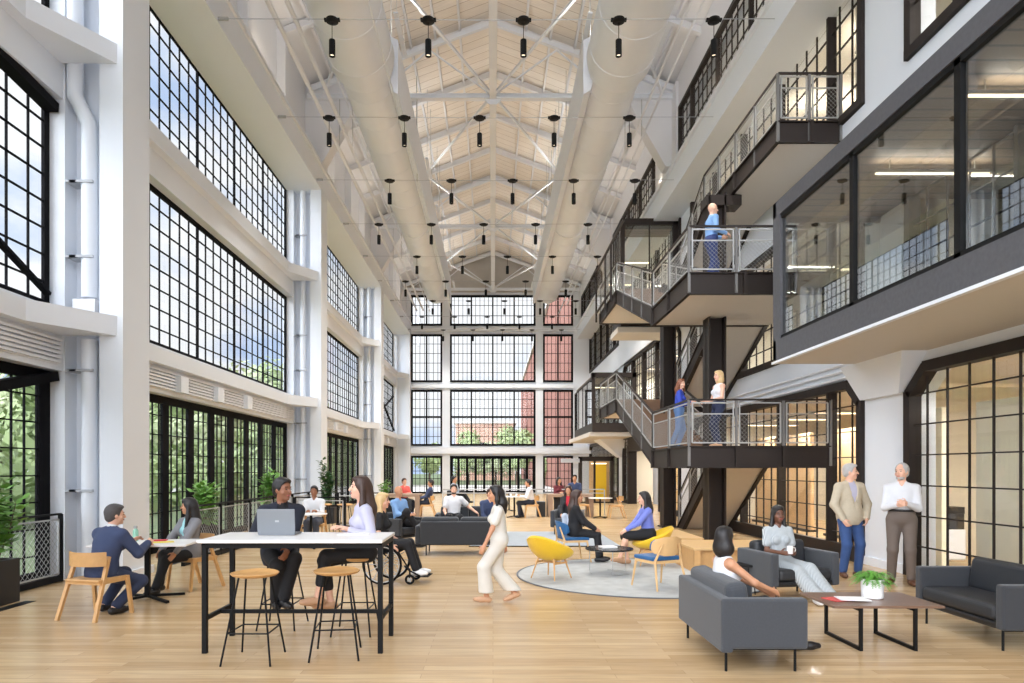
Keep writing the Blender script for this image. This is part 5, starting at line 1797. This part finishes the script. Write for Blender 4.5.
# small cafe tables at back
def cafe(x, y, r, label, h=.74):
    o = empty('round_table', (x, y, 0)); tag(o, label, 'table', 'white cafe tables at the back')
    t = MB(); t.lathe([(r, h-.02), (r, h)], n=28); t.build('tabletop', M['tabletop'], o)
    t = MB(); t.tube([(0, 0, .03), (0, 0, h-.02)], .03, 8); t.build('pedestal', M['black'], o)
    t = MB()
    for k in range(4): t.bar((0, 0, .05), (.3*math.cos(k*PI/2+.5), .3*math.sin(k*PI/2+.5), .015), .04, .025)
    t.build('foot', M['black'], o)
cafe(3.72, 23.6, .42, 'white round table on a black pedestal left of the bronze portal', .70)
cafe(.75, 23.9, .42, 'white table with cups in front of the man in white shirt at the back')
cafe(-3.92, 14.65, .34, 'small white table in front of the seated man in white shirt')
cafe(-.95+1.6, 27.5, .4, 'white table furthest back in the middle of the hall')
CH = [(4.28, 23.6, PI/2, 'oak chair right of the white round table near the bronze portal'), (3.16, 24.1, -PI/2, 'oak chair left of the white round table near the bronze portal'),
      (1.38, 23.9, PI/2, 'oak chair under the man in white shirt at the back right'), (-2.3, 23.9, PI/2, 'oak chair under the man in navy leaning back'),
      (-4.08, 15.5, PI, 'oak chair under the seated man in white shirt behind the high table')]
for (x, y, rz, lab) in CH: place(wc, True, (x, y, 0), rz, lab, 'oak chairs with curved backs')
for i, (x, y) in enumerate(((-4.45, 17.9), (-3.9, 17.9))):
    place(stool, True, (x, y, 0), 0, 'oak seat bar stool far behind the high table, %s of two' % ('left one', 'right one')[i], 'bar stools in the background')
t = MB(); t.rbox((.1, 26.2, .42), (.7, .7, .36), .08, 3); o = t.build('armchair_seat', M['sofadark'])
o.name = 'lounge_chair'; tag(o, 'dark lounge chair under the man with crossed legs at the back', 'armchair')
o.location = (-1.55, 0, 0)
t = MB(); t.rbox((.1, 26.55, .62), (.7, .12, .5), .04, 3); q = t.build('backrest', M['sofadark'], o)
t = MB()
for sx in (-.2, .4):
    for yy in (25.95, 26.45): t.tube([(sx, yy, 0), (sx, yy, .26)], .015, 6)
t.build('leg', M['black'], o)
for i in range(2):
    t = MB(); t.lathe([(.03, 0), (.038, .09), (.034, .09), (.028, .01)], (.62+.2*i, 23.85, .742), 12); o = t.build('cup', M['pot']); tag(o, 'white cup on the back table in front of the man in white shirt, %s one' % ('left', 'right')[i], 'cup', 'cups on the back table')
# grey stools beside booth
t = MB(); t.rbox((1.72, 24.4, .27), (.3, .5, .54), .03, 2); o = t.build('ottoman', M['sofadark']); tag(o, 'dark upholstered block left of the booth with the leaning couple', 'ottoman')
# ================================================================ THE PEOPLE
def face(dx, dy): return math.atan2(-dx, dy)          # rz so that local +Y points to (dx, dy)
S = .44
# 1 man in navy suit, back to us, left table
person('man in a navy suit sitting with his back turned at the left white table', (-4.56, 7.98, 0), face(.35, 1), 1.74, 'm', 'light', hip=.50, lean=.28, hip_off=-.04,
       hl=(-.10, .46, .80), hr=(.18, .46, .79), fl_=(-.13, .12, .09), fr_=(.14, .02, .09), kl=(0, 1, .6), kr=(.1, 1, .6), top=NAVY, topkind='jacket', inner=WHT,
       bottom=cloth('navy_trouser_cloth', rgb(44, 54, 82)), shoe=SHOEB, hair='dgrey', hs='short', yaw=-.5, vox=.012, hem=.08)
# 2 woman grey cardigan
person('woman in a grey cardigan and aqua top sitting at the left white table', (-4.34, 9.62, 0), face(-.55, -1), 1.66, 'f', 'tan', hip=.52, lean=-.02, hip_off=-.05,
       hl=(-.16, .32, .52), hr=(.12, .34, .54), fl_=(-.06, .52, .09), fr_=(.02, .40, .12), kl=(0, 1, .9), kr=(-.3, 1, 1), top=GREYC, topkind='cardigan', inner=AQUA,
       bottom=BLK, shoe=SHOEB, hair='black', hs='long', yaw=-.9, vox=.012, hem=.12)
# 3 man dark suit on stool with laptop
person('man in a dark suit on a bar stool behind the silver laptop', (-2.30, 7.34, 0), face(.45, -.75), 1.74, 'm', 'brown', hip=.81, lean=.16,
       hl=(.02, .40, .87), hr=(-.02+.2, .22, .98), fl_=(.05, .38, .36), fr_=(.10, .24, .33), kl=(0, 1, .5), kr=(.1, 1, .5), top=DKNAVY, topkind='jacket', inner=cloth('black_shirt_cloth', rgb(20, 20, 24)),
       bottom=BLK, shoe=SHOEB, hair='black', hs='short', yaw=.55, vox=.011, hem=.12)
# 4 woman lavender
person('woman in a lavender blouse on a bar stool leaning on the high table', (-1.33, 7.14, 0), face(-.85, -.35), 1.70, 'f', 'light', hip=.84, lean=.08,
       hl=(-.12, .20, 1.08), hr=(.02, .24, 1.08), hl_n=(0, .2, -1), hr_n=(0, .2, -1), fl_=(-.02, .50, .40), fr_=(.08, .36, .33), kl=(0, 1, .6), kr=(.1, 1, .4), top=LAV, topkind='shirt', bottom=BLK, legs='cropped',
       shoe=SHOET, hair='brown', hs='long', yaw=-.05, pitch=.08, vox=.011)
# 5 woman in wheelchair
person('blonde woman in a black outfit seated in the wheelchair', (-1.65, 10.25, 0), -PI/2-.1, 1.66, 'f', 'light', hip=.57, lean=.0, hip_off=-.03,
       hl=(-.25, .16, .60), hr=(.26, .18, .58), fl_=(-.1, .52, .20), fr_=(.1, .52, .20), kl=(0, 1, 1), kr=(0, 1, 1), top=BLK, topkind='tee', sleeve='short', bottom=BLK,
       shoe=SHOEW, hair='blonde', hs='long', yaw=0, vox=.013)
# 6 walking woman
person('woman in a white wide leg jumpsuit walking to the left across the floor', (.08, 8.62, 0), face(-1, -.12), 1.50, 'f', 'tan', hip=.80, lean=.06,
       hl=(-.24, .24, .70), hr=(.24, -.10, .70), fl_=(-.06, .17, .10), fr_=(.07, -.20, .12), kl=(0, 1, 0), kr=(0, 1, 0), ftr=(0, .9, -.35), ftl=(0, 1, 0.05), top=CREAM, topkind='tee', sleeve='short', bottom=CREAM, legs='wide',
       shoe=SHOET, hair='black', hs='mid', yaw=0, vox=.011)
# 7 woman in black suit on blue chair
person('woman in a black suit on the blue chair at the round rug', (1.52, 12.42, .017), face(1, -.12), 1.64, 'f', 'tan', hip=.54, lean=.05, hip_off=-.03,
       hl=(-.06, .34, .60), hr=(.12, .34, .60), fl_=(-.05, .44, .09), fr_=(.10, .40, .09), kl=(0, 1, .8), kr=(0, 1, .8), top=BLK, topkind='jacket', inner=cloth('dark_red_cloth', rgb(96, 40, 44)),
       bottom=BLK, shoe=SHOEB, hair='brown', hs='long', yaw=-.1, vox=.013, hem=.06)
# 8 woman in periwinkle
person('woman in a periwinkle sweater and black skirt on the yellow chair', (2.72, 11.98, .017), face(-1, -.1), 1.62, 'f', 'light', hip=.54, lean=.12, hip_off=-.02,
       hl=(-.08, .40, .62), hr=(.05, .38, .60), fl_=(-.02, .50, .14), fr_=(.10, .34, .09), kl=(.1, 1, .9), kr=(0, 1, .8), top=PERI, topkind='shirt', bottom=BLK, legs='skirt',
       shoe=SHOET, hair='black', hs='long', yaw=0, vox=.013)
# 9 woman on near sofa
person('dark haired woman in a white sleeveless top on the near grey sofa seen from behind', (2.20, 6.36, 0), face(1, .12), 1.58, 'f', 'tan', hip=.43, lean=-.10, hip_off=-.0,
       hl=(-.04, .36, .56), hr=(.14, .36, .58), fl_=(-.02, .58, .09), fr_=(.12, .66, .10), kl=(0, 1, .8), kr=(.0, 1, .8), el=(-1, -.3, -.5), er=(1, -.2, -.5), top=WHT, topkind='tee', sleeve='none', bottom=BLK,
       shoe=SHOEB, hair='black', hs='bob', yaw=.75, vox=.011)
# 10 woman in striped jumpsuit with mug
person('woman in a striped jumpsuit holding a white mug in the grey armchair', (3.80, 9.05, 0), PI+.02, 1.60, 'f', 'dark', hip=.47, lean=-.02, hip_off=-.02,
       hl=(-.09, .26, .62), hr=(.09, .26, .62), fl_=(-.42, .50, .09), fr_=(-.24, .55, .09), kl=(-.2, 1, .9), kr=(-.1, 1, .9), top=STR, topkind='tee', sleeve='short', bottom=STR, legs='wide', belt=True,
       shoe=SHOEW, hair='black', hs='long', yaw=0, vox=.011, hl_n=(1, .3, 0), hr_n=(-1, .3, 0))
t = MB(); t.lathe([(.001, 0), (.035, 0), (.038, .01), (.039, .10), (.035, .10), (.034, .012), (.001, .01)], (0, 0, 0), 20, cap=False); t.sm = True
mg = t.build('mug', M['pot']); tag(mg, 'white mug held by the woman in the striped jumpsuit', 'mug'); mg.location = (3.80, 8.70, .615)
t = MB(); t.tube([(.037, 0, .08), (.065, 0, .075), (.07, 0, .05), (.06, 0, .025), (.037, 0, .02)], .006, 6); t.build('handle', M['pot'], mg)
# 11 man beige jacket
person('grey haired man in a beige jacket and jeans standing by the right window', (5.62, 10.72, 0), face(.15, -1), 1.76, 'm', 'light', hip=.968, lean=0.0,
       hl=(-.20, .13, .93), hr=(.20, .13, .92), el=(-1, -.5, 0), er=(1, -.5, 0), fl_=(-.13, .02, .09), fr_=(.13, .02, .09), ftl=(-.35, 1, 0), ftr=(.35, 1, 0), top=BEIGEC, topkind='jacket', inner=LAV,
       bottom=DENIM, shoe=SHOEBR, hair='grey', hs='short', yaw=.85, vox=.0115, hem=.12, belt=True, fat=1.05)
# 12 man white shirt
person('grey bearded man in a white shirt and brown trousers standing by the white column', (6.02, 10.02, 0), face(-.55, -1), 1.76, 'm', 'light', hip=.968, lean=-.02,
       hl=(-.05, .26, 1.20), hr=(.06, .25, 1.18), hl_n=(1, 0, .2), hr_n=(-1, 0, .2), el=(-.5, -.3, -1), er=(.5, -.3, -1), fl_=(-.12, .04, .09), fr_=(.13, -.04, .09), ftl=(-.2, 1, 0), ftr=(.25, 1, 0), top=WHT, topkind='shirt',
       bottom=BRNC, shoe=SHOEBR, hair='grey', hs='receding', beard='grey', yaw=-.5, vox=.0115, belt=True, fat=1.14)
# 13 woman royal blue on the stair landing
person('woman in a royal blue top and jeans leaning on the lower landing railing', (4.13, 15.1, 2.145), face(.9, -.4), 1.54, 'f', 'light', hip=.84, lean=.06, side=0,
       hl=(-.16, .20, 1.0), hr=(.20, .28, 1.02), fl_=(-.10, -.05, .09), fr_=(.10, -.16, .09), top=RBLUE, topkind='shirt', bottom=LDENIM, shoe=SHOEB, hair='auburn', hs='mid', yaw=-.6, vox=.012)
# 14 blonde woman on landing
person('blonde woman in a white top and dark jeans standing on the lower landing', (4.76, 14.35, 2.145), face(-.95, -.25), 1.62, 'f', 'light', hip=.88, lean=-.03,
       hl=(-.15, .28, .98), hr=(.12, .26, .98), fl_=(-.09, .05, .09), fr_=(.09, -.03, .09), top=WHT, topkind='tee', sleeve='none', bottom=cloth('indigo_cloth', rgb(34, 42, 70)), shoe=SHOET, hair='blonde', hs='bob', yaw=.0, vox=.012)
# 15 man on upper landing
person('bald man in a light blue shirt and blue trousers walking on the upper landing', (4.62, 14.4, 5.575), face(1, .1), 1.74, 'm', 'light', hip=.95, lean=.03,
       hl=(-.18, .30, 1.10), hr=(.2, .24, 1.06), fl_=(-.09, .14, .09), fr_=(.09, -.12, .09), top=SHBLUE, topkind='shirt', bottom=cloth('blue_chino_cloth', rgb(40, 56, 104)), shoe=SHOEB, hair='grey', hs='bald', yaw=0, vox=.013)
# background
BG = dict(vox=.017, detail=False)
person('man in a white shirt seated behind the laptop man at a small table', (-4.06, 15.45, 0), face(.1, -1), 1.72, 'm', 'brown', hip=.52, hl=(-.1, .36, .76), hr=(.1, .36, .76), fl_=(-.1, .42, .09), fr_=(.1, .42, .09), kl=(0, 1, 1), kr=(0, 1, 1), top=WHT, bottom=SLATE, shoe=SHOEB, hair='black', **BG)
person('man in a coral shirt behind the wood framed booth on the left', (-3.3, 25.2, 0), face(.8, -1), 1.72, 'm', 'light', hip=.56, hl=(-.1, .36, .80), hr=(.1, .36, .80), fl_=(-.1, .42, .09), fr_=(.1, .42, .09), kl=(0, 1, 1), kr=(0, 1, 1), top=PINKR, bottom=BLK, shoe=SHOEB, hair='brown', **BG)
person('bald man in a light blue shirt with crossed legs behind the wheelchair', (-2.05, 15.0, 0), face(.85, -.6), 1.74, 'm', 'tan', hip=.52, lean=-.1, hl=(-.1, .3, .72), hr=(.12, .36, .72), fl_=(-.1, .44, .09), fr_=(-.05, .46, .42), kl=(0, 1, 1), kr=(.2, 1, 1), top=SHBLUE, bottom=BLK, shoe=SHOEB, hair='grey', hs='bald', **BG)
person('man in navy leaning back on an oak chair left of the sofas', (-2.32, 23.9, 0), face(-1, -.1), 1.76, 'm', 'tan', hip=.53, lean=-.25, hl=(-.1, .3, .66), hr=(.1, .3, .66), fl_=(-.1, .62, .09), fr_=(.05, .66, .12), kl=(0, 1, 1), kr=(0, 1, 1), top=NAVY, bottom=DKNAVY, shoe=SHOEB, hair='black', **BG)
person('bearded man in a white tee shirt on the sofa facing the camera', (-.98, 17.05, 0), face(.1, -1), 1.76, 'm', 'light', hip=.50, lean=-.06, hl=(-.55, .05, .62), hr=(.2, .28, .55), fl_=(-.1, .5, .09), fr_=(.12, .46, .12), kl=(-.2, 1, 1), kr=(.2, 1, 1), top=WHT, sleeve='short', topkind='tee', bottom=BLK, shoe=SHOEB, hair='black', beard='black', **BG)
person('man in grey with crossed legs on the lounge chair far behind the sofas', (-1.45, 26.1, 0), face(1, -.4), 1.76, 'm', 'tan', hip=.62, lean=-.1, hl=(-.1, .3, .78), hr=(.1, .3, .78), fl_=(-.1, .5, .12), fr_=(.1, .62, .50), kl=(0, 1, 1), kr=(0, 1, 1), top=GRYT, bottom=BLK, shoe=SHOEB, hair='black', **BG)
person('person in a blue shirt seated behind the walking woman', (-.12, 15.9, 0), face(.3, -1), 1.68, 'm', 'light', hip=.50, lean=.3, hl=(-.1, .4, .5), hr=(.1, .4, .5), fl_=(-.1, .45, .09), fr_=(.1, .45, .09), kl=(0, 1, 1), kr=(0, 1, 1), top=NAVY, bottom=PALEJ, shoe=SHOEW, hair='brown', **BG)
person('man in a white shirt and dark trousers at the back white table', (1.34, 23.9, 0), face(-1, -.1), 1.76, 'm', 'tan', hip=.53, lean=.15, hl=(-.1, .4, .76), hr=(.1, .4, .76), fl_=(-.1, .42, .09), fr_=(.08, .3, .09), kl=(0, 1, 1), kr=(0, 1, 1), top=WHT, bottom=DKNAVY, shoe=SHOEB, hair='black', **BG)
person('woman in maroon leaning on the booth table at the back', (2.40, 25.1, 0), face(.4, -1), 1.68, 'f', 'tan', hip=.62, lean=.1, hl=(-.1, .34, .83), hr=(.1, .34, .83), fl_=(-.1, .42, .09), fr_=(.1, .42, .09), kl=(0, 1, 1), kr=(0, 1, 1), top=MAR, bottom=BLK, shoe=SHOEB, hair='black', hs='long', **BG)
person('man in a navy shirt leaning on the booth table at the back', (3.02, 25.1, 0), face(-.2, -1), 1.80, 'm', 'tan', hip=.66, lean=.1, hl=(-.12, .36, .84), hr=(.1, .36, .84), fl_=(-.1, .42, .09), fr_=(.1, .42, .09), kl=(0, 1, 1), kr=(0, 1, 1), top=NAVY, sleeve='short', topkind='tee', bottom=BLK, shoe=SHOEB, hair='black', **BG)
person('woman in a black jacket and red top seated in front of the booth', (1.95, 17.6, 0), face(-.3, -1), 1.66, 'f', 'tan', hip=.50, lean=-.05, hl=(-.1, .36, .55), hr=(.12, .34, .55), fl_=(-.15, .52, .09), fr_=(-.02, .5, .10), kl=(0, 1, 1), kr=(0, 1, 1), top=BLK, topkind='jacket', inner=REDC, bottom=PALEJ, shoe=SHOEBR, hair='brown', hs='mid', hem=.05, **BG)
# her armchair
o = make_sofa('armchair', .8, .75, 'sofa', 'sofa', 'grey armchair under the woman in black jacket and red top', 'armchair'); o.location = (1.95, 17.75, 0); o.rotation_euler = (0, 0, PI-.25)
o = make_sofa('armchair', .8, .75, 'sofadark', 'sofadark', 'dark armchair under the bald man behind the wheelchair', 'armchair'); o.location = (-2.08, 15.1, 0); o.rotation_euler = (0, 0, face(.85, -.6))
# ================================================================ OUTSIDE
t = MB(); t.box(-140, 140, YB+.5, 260, -.6, -.25); t.box(-140, -7.4, -60, YB+.5, -.6, -.25)
struct('ground', t, M['grass'])
t = MB(); t.box(-40, 60, YB+.5, YB+34, -.25, -.2)
struct('ground_plaza', t, M['plaza'])
# brick building beyond the end wall, right
def building(name, label, x0, x1, y0, y1, h, m, wrows, wcols):
    o = empty(name, (x0, y0, 0)); tag(o, label, 'building')
    t = MB(); t.box(x0, x1, y0, y1, -.3, h); t.build('wall', M[m], o, world=True)
    t = MB(); t.box(x0-.3, x1+.3, y0-.3, y1+.3, h, h+.5); t.build('parapet', M['plaza'], o, world=True)
    for i in range(wcols):
        for j in range(wrows):
            t = MB()
            cx = x0+(x1-x0)*(i+.5)/wcols; cz = 1.5+(h-2)*(j+.5)/wrows
            t.box(cx-.9, cx+.9, y0-.06, y0+.02, cz-1, cz+1)
            t.build('window', M['dark_screen'], o, world=True)
    return o
building('brick_building', 'red brick building seen through the right end wall windows', 6.0, 30, 51, 146, 19.2, 'redbrick', 0, 0)
building('brick_building', 'low tan brick building seen through the centre end wall windows', -6.5, 3.8, 118, 130, 9.6, 'tanbrick', 1, 3)
# trees
def tree_mesh(seed, h, r, n=2600):
    rr = random.Random(seed)
    t = MB()
    blobs = []
    for i in range(16):
        a = rr.uniform(0, 2*PI); q = rr.uniform(0, r*.75); z = h*rr.uniform(.35, .92)
        blobs.append((q*math.cos(a), q*math.sin(a), z, r*rr.uniform(.32, .55)))
    for i in range(n):
        bx, by, bz, br_ = rr.choice(blobs)
        d = V((rr.gauss(0, 1), rr.gauss(0, 1), rr.gauss(0, .8))).normalized()
        p = V((bx, by, bz))+d*br_*rr.uniform(.75, 1.05)
        u_ = V((rr.gauss(0, 1), rr.gauss(0, 1), rr.gauss(0, 1))).normalized(); w_ = d.cross(u_).normalized(); u2 = (w_.cross(d)+d*.4).normalized()
        s_ = rr.uniform(.22, .42)
        t.add([tuple(p-u2*s_), tuple(p+w_*s_*.6), tuple(p+u2*s_), tuple(p-w_*s_*.6)], [(0, 1, 2, 3)])
    tr = MB(); tr.tube([(0, 0, -.3), (.1, 0, h*.35), (0, .1, h*.75)], [.32, .24, .1], 8)
    for i in range(5):
        b = blobs[i]; tr.tube([(0.05, 0, h*.35), (b[0]*.6, b[1]*.6, b[2]*.8), (b[0], b[1], b[2])], [.16, .1, .04], 6)
    return t, tr
hr_ = random.Random(3)
t = MB()
for i in range(9000):
    y = hr_.uniform(0, 125); x = -15.5+hr_.gauss(0, .9)-y*.03; z = abs(hr_.gauss(0, 1.5))+.05
    if z > 3.6+math.sin(y*.7)*.6: z = hr_.uniform(0, 3)
    a = V((hr_.gauss(0, 1), hr_.gauss(0, 1), hr_.gauss(0, 1))).normalized(); b = a.cross(V((hr_.gauss(0, 1), hr_.gauss(0, 1), .3))).normalized()
    s_ = hr_.uniform(.2, .36); p = V((x, y, z-.2))
    t.add([tuple(p-a*s_), tuple(p+b*s_*.6), tuple(p+a*s_), tuple(p-b*s_*.6)], [(0, 1, 2, 3)])
o = t.build('hedge', M['treeleaf'], flip=False); tag(o, 'long loose green hedge outside the left ground floor windows', 'hedge')
protos = []
for k in range(3):
    o = empty('tree'); o['category'] = 'tree'
    a, b = tree_mesh(40+k, 10, 4.2)
    a.build('crown', M['treeleaf' if k != 1 else 'treeleaf2'], o, flip=False); b.build('trunk', M['trunk'], o)
    protos.append([o, False])
rt = random.Random(5)
spots = []
for i in range(22):
    y = 6+i*5.6
    spots.append((-24-(i % 2)*9-rt.uniform(0, 2), y+rt.uniform(-1, 1), rt.uniform(.8, 1.0)*(1.35 if 8 < i < 16 else 1), 'left'))
for i in range(6):
    spots.append((-18-rt.uniform(0, 2), 14+i*9+rt.uniform(-2, 2), rt.uniform(.42, .55), 'near'))
for i, (x, y, s_) in enumerate(((-11, 76, .55), (-7.5, 80, .5), (-3, 82, .62), (0.3, 83, .55), (2.9, 80, .70), (6, 78, .5), (9.5, 79, .5), (-15, 88, .7))):
    spots.append((x, y, s_, 'back'))
cl = {'left': 0, 'near': 0, 'back': 0}
NTH = ['first','second','third','fourth','fifth','sixth','seventh','eighth','ninth','tenth','eleventh','twelfth','thirteenth','fourteenth','fifteenth','sixteenth','seventeenth','eighteenth','nineteenth','twentieth','twenty first','twenty second']
for i, (x, y, s_, w) in enumerate(spots):
    p = protos[i % 3]
    lab = {'left': 'tall green tree beyond the left windows, %s of the row from the camera', 'near': 'small leafy tree close outside the left windows, %s from the camera',
           'back': 'green tree beyond the end wall, %s in the planting order from left to right'}[w] % NTH[cl[w]]
    if w == 'back': lab = 'green tree outside the end wall windows, ' + ['second from the left', 'third from the left', 'fourth from the left', 'fourth from the right', 'third from the right', 'second from the right', 'furthest right', 'furthest left'][cl[w]]
    o = place(p[0], p[1], (x, y, -.25), rt.uniform(0, 6), lab, {'left': 'trees beyond the left windows', 'near': 'small trees near the left windows', 'back': 'trees beyond the end wall'}[w])
    p[1] = True
    o.scale = (s_, s_, s_)
    cl[w] += 1

# ================================================================ LIGHT
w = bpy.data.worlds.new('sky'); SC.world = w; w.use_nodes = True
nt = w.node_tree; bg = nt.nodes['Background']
tc = nt.nodes.new('ShaderNodeTexCoord')
mp = nt.nodes.new('ShaderNodeMapping'); mp.inputs['Scale'].default_value = (1.6, 1.6, 3.4); mp.inputs['Location'].default_value = (.3, .1, .25)
n = nt.nodes.new('ShaderNodeTexNoise'); n.inputs['Scale'].default_value = 2.4; n.inputs['Detail'].default_value = 7; n.inputs['Roughness'].default_value = .52
r = nt.nodes.new('ShaderNodeValToRGB')
r.color_ramp.elements[0].position = .34; r.color_ramp.elements[0].color = rgb(184, 206, 240)
r.color_ramp.elements[1].position = .50; r.color_ramp.elements[1].color = rgb(246, 248, 252)
nt.links.new(tc.outputs['Generated'], mp.inputs['Vector']); nt.links.new(mp.outputs[0], n.inputs['Vector']); nt.links.new(n.outputs['Fac'], r.inputs['Fac'])
# sky strength raised behind and left of the camera, added to light the hall
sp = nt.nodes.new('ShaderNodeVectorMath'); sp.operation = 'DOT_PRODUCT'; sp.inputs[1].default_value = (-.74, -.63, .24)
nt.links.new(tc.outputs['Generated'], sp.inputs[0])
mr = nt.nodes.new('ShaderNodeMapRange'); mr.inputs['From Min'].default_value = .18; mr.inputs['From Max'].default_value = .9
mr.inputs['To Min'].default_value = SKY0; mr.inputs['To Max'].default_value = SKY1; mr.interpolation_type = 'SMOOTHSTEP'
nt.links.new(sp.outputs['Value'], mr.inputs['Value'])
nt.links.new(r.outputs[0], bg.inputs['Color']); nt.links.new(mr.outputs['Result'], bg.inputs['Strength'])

def area(name, loc, rot, sx, sy, power, col=(1, .94, .85)):
    l = bpy.data.lights.new(name, 'AREA'); l.shape = 'RECTANGLE'; l.size = sx; l.size_y = sy; l.energy = power; l.color = col
    o = bpy.data.objects.new(name, l); COL.objects.link(o); o.location = loc; o.rotation_euler = rot
    return o
# light from the pendants
for (x, y) in PXS:
    l = bpy.data.lights.new('pendant_light', 'SPOT'); l.energy = PEND; l.color = (1, .985, .95); l.spot_size = 1.9; l.spot_blend = .9; l.shadow_soft_size = .16
    o = bpy.data.objects.new('pendant_light', l); COL.objects.link(o); o.location = (x, y, PZ-.77)
# light from the linear lamps
for (x, y, z) in RL:
    area('linear_light_source', (x, y, z-.04), (0, 0, 0), 1.7, .1, ROOM, (1, .97, .92))
for (x, y, z) in RL:
    if z > 10: area('linear_light_source', (x, y, z+.07), (PI, 0, 0), 1.7, .1, 90 if z > 13 else 40, (1, .9, .72))
for (x, y, z) in ((6.2, 9.6, 5.84), (6.3, 7.6, 5.84), (6.3, 5.6, 5.84)):
    area('linear_light_source', (x, y, z), (0, 0, 0), 1.6, .06, 18)
for (x, y, z) in ((5.6, 27, 9.85), (5.5, 29.5, 9.65), (5.7, 35, 5.85)):
    area('linear_light_source', (x, y, z), (0, 0, 0), 1.0, .06, BOX)
# uplights sitting on the girders wash the roof
for y in range(6, 46, 6):
    for s in (-1, 1):
        o = empty('uplight', (-5.76, y, 11.76) if s < 0 else (5.9, y, 11.51)); tag(o, 'small %s girder uplight washing the roof, %s from the camera' % ('left' if s < 0 else 'right', ORD[(y-6)//6]), 'light', 'uplights on the girders')
        t = MB(); t.rbox((0, 0, .04), (.12, .3, .1), .02, 2); t.build('housing', M['white'], o)
        t = MB(); t.box(-.05, .05, -.13, .13, .088, .094); t.build('lens', M['spot'], o)
        area('uplight_source', (-5.74, y, 11.9) if s < 0 else (5.88, y, 11.65), (0, PI+s*.25, 0), .1, .3, UP, (1, .86, .68))
# invented fill lamps above the ducts, added to brighten the timber deck
for q_, y in enumerate((6.5, 13.5, 18, 26, 30.5, 38.5, 42.5)):
    for s in (-1, 1):
        o = empty('added_deck_lamp', (s*2.45, y, 13.2)); tag(o, 'slim white added fill lamp above the %s duct, %s from the camera' % ('left' if s < 0 else 'right', ORD[q_]), 'light', 'added fill lamps above the ducts')
        t = MB(); t.box(-.06, .06, -.9, .9, -.04, .0); t.build('housing', M['white'], o)
        t = MB(); t.tube([(0, -.7, 0), (0, -.7, roof_z(2.45)-13.2)], .008, 5); t.tube([(0, .7, 0), (0, .7, roof_z(2.45)-13.2)], .008, 5); t.build('rod', M['steel'], o)
        area('added_deck_lamp_source', (s*2.43, y, 13.23), (0, PI+s*.5, 0), .08, 1.7, UPD, (1, .98, .95))
for (x, y, z) in ((6.2, 9.6, 5.9), (6.3, 7.6, 5.9), (6.3, 5.6, 5.9)):
    area('linear_light_source', (x, y, z+.03), (PI, 0, 0), 1.6, .06, BOX*.12)
vs = SC.view_settings
vs.view_transform = 'Standard'; vs.look = 'None'; vs.gamma = 1; vs.use_curve_mapping = False; vs.exposure = EXPO
SC.cycles.use_denoising = True
SC.cycles.max_bounces = 8; SC.cycles.diffuse_bounces = 5; SC.cycles.glossy_bounces = 4; SC.cycles.transparent_max_bounces = 24
SC.cycles.caustics_reflective = False; SC.cycles.caustics_refractive = False
SC.cycles.sample_clamp_indirect = 4
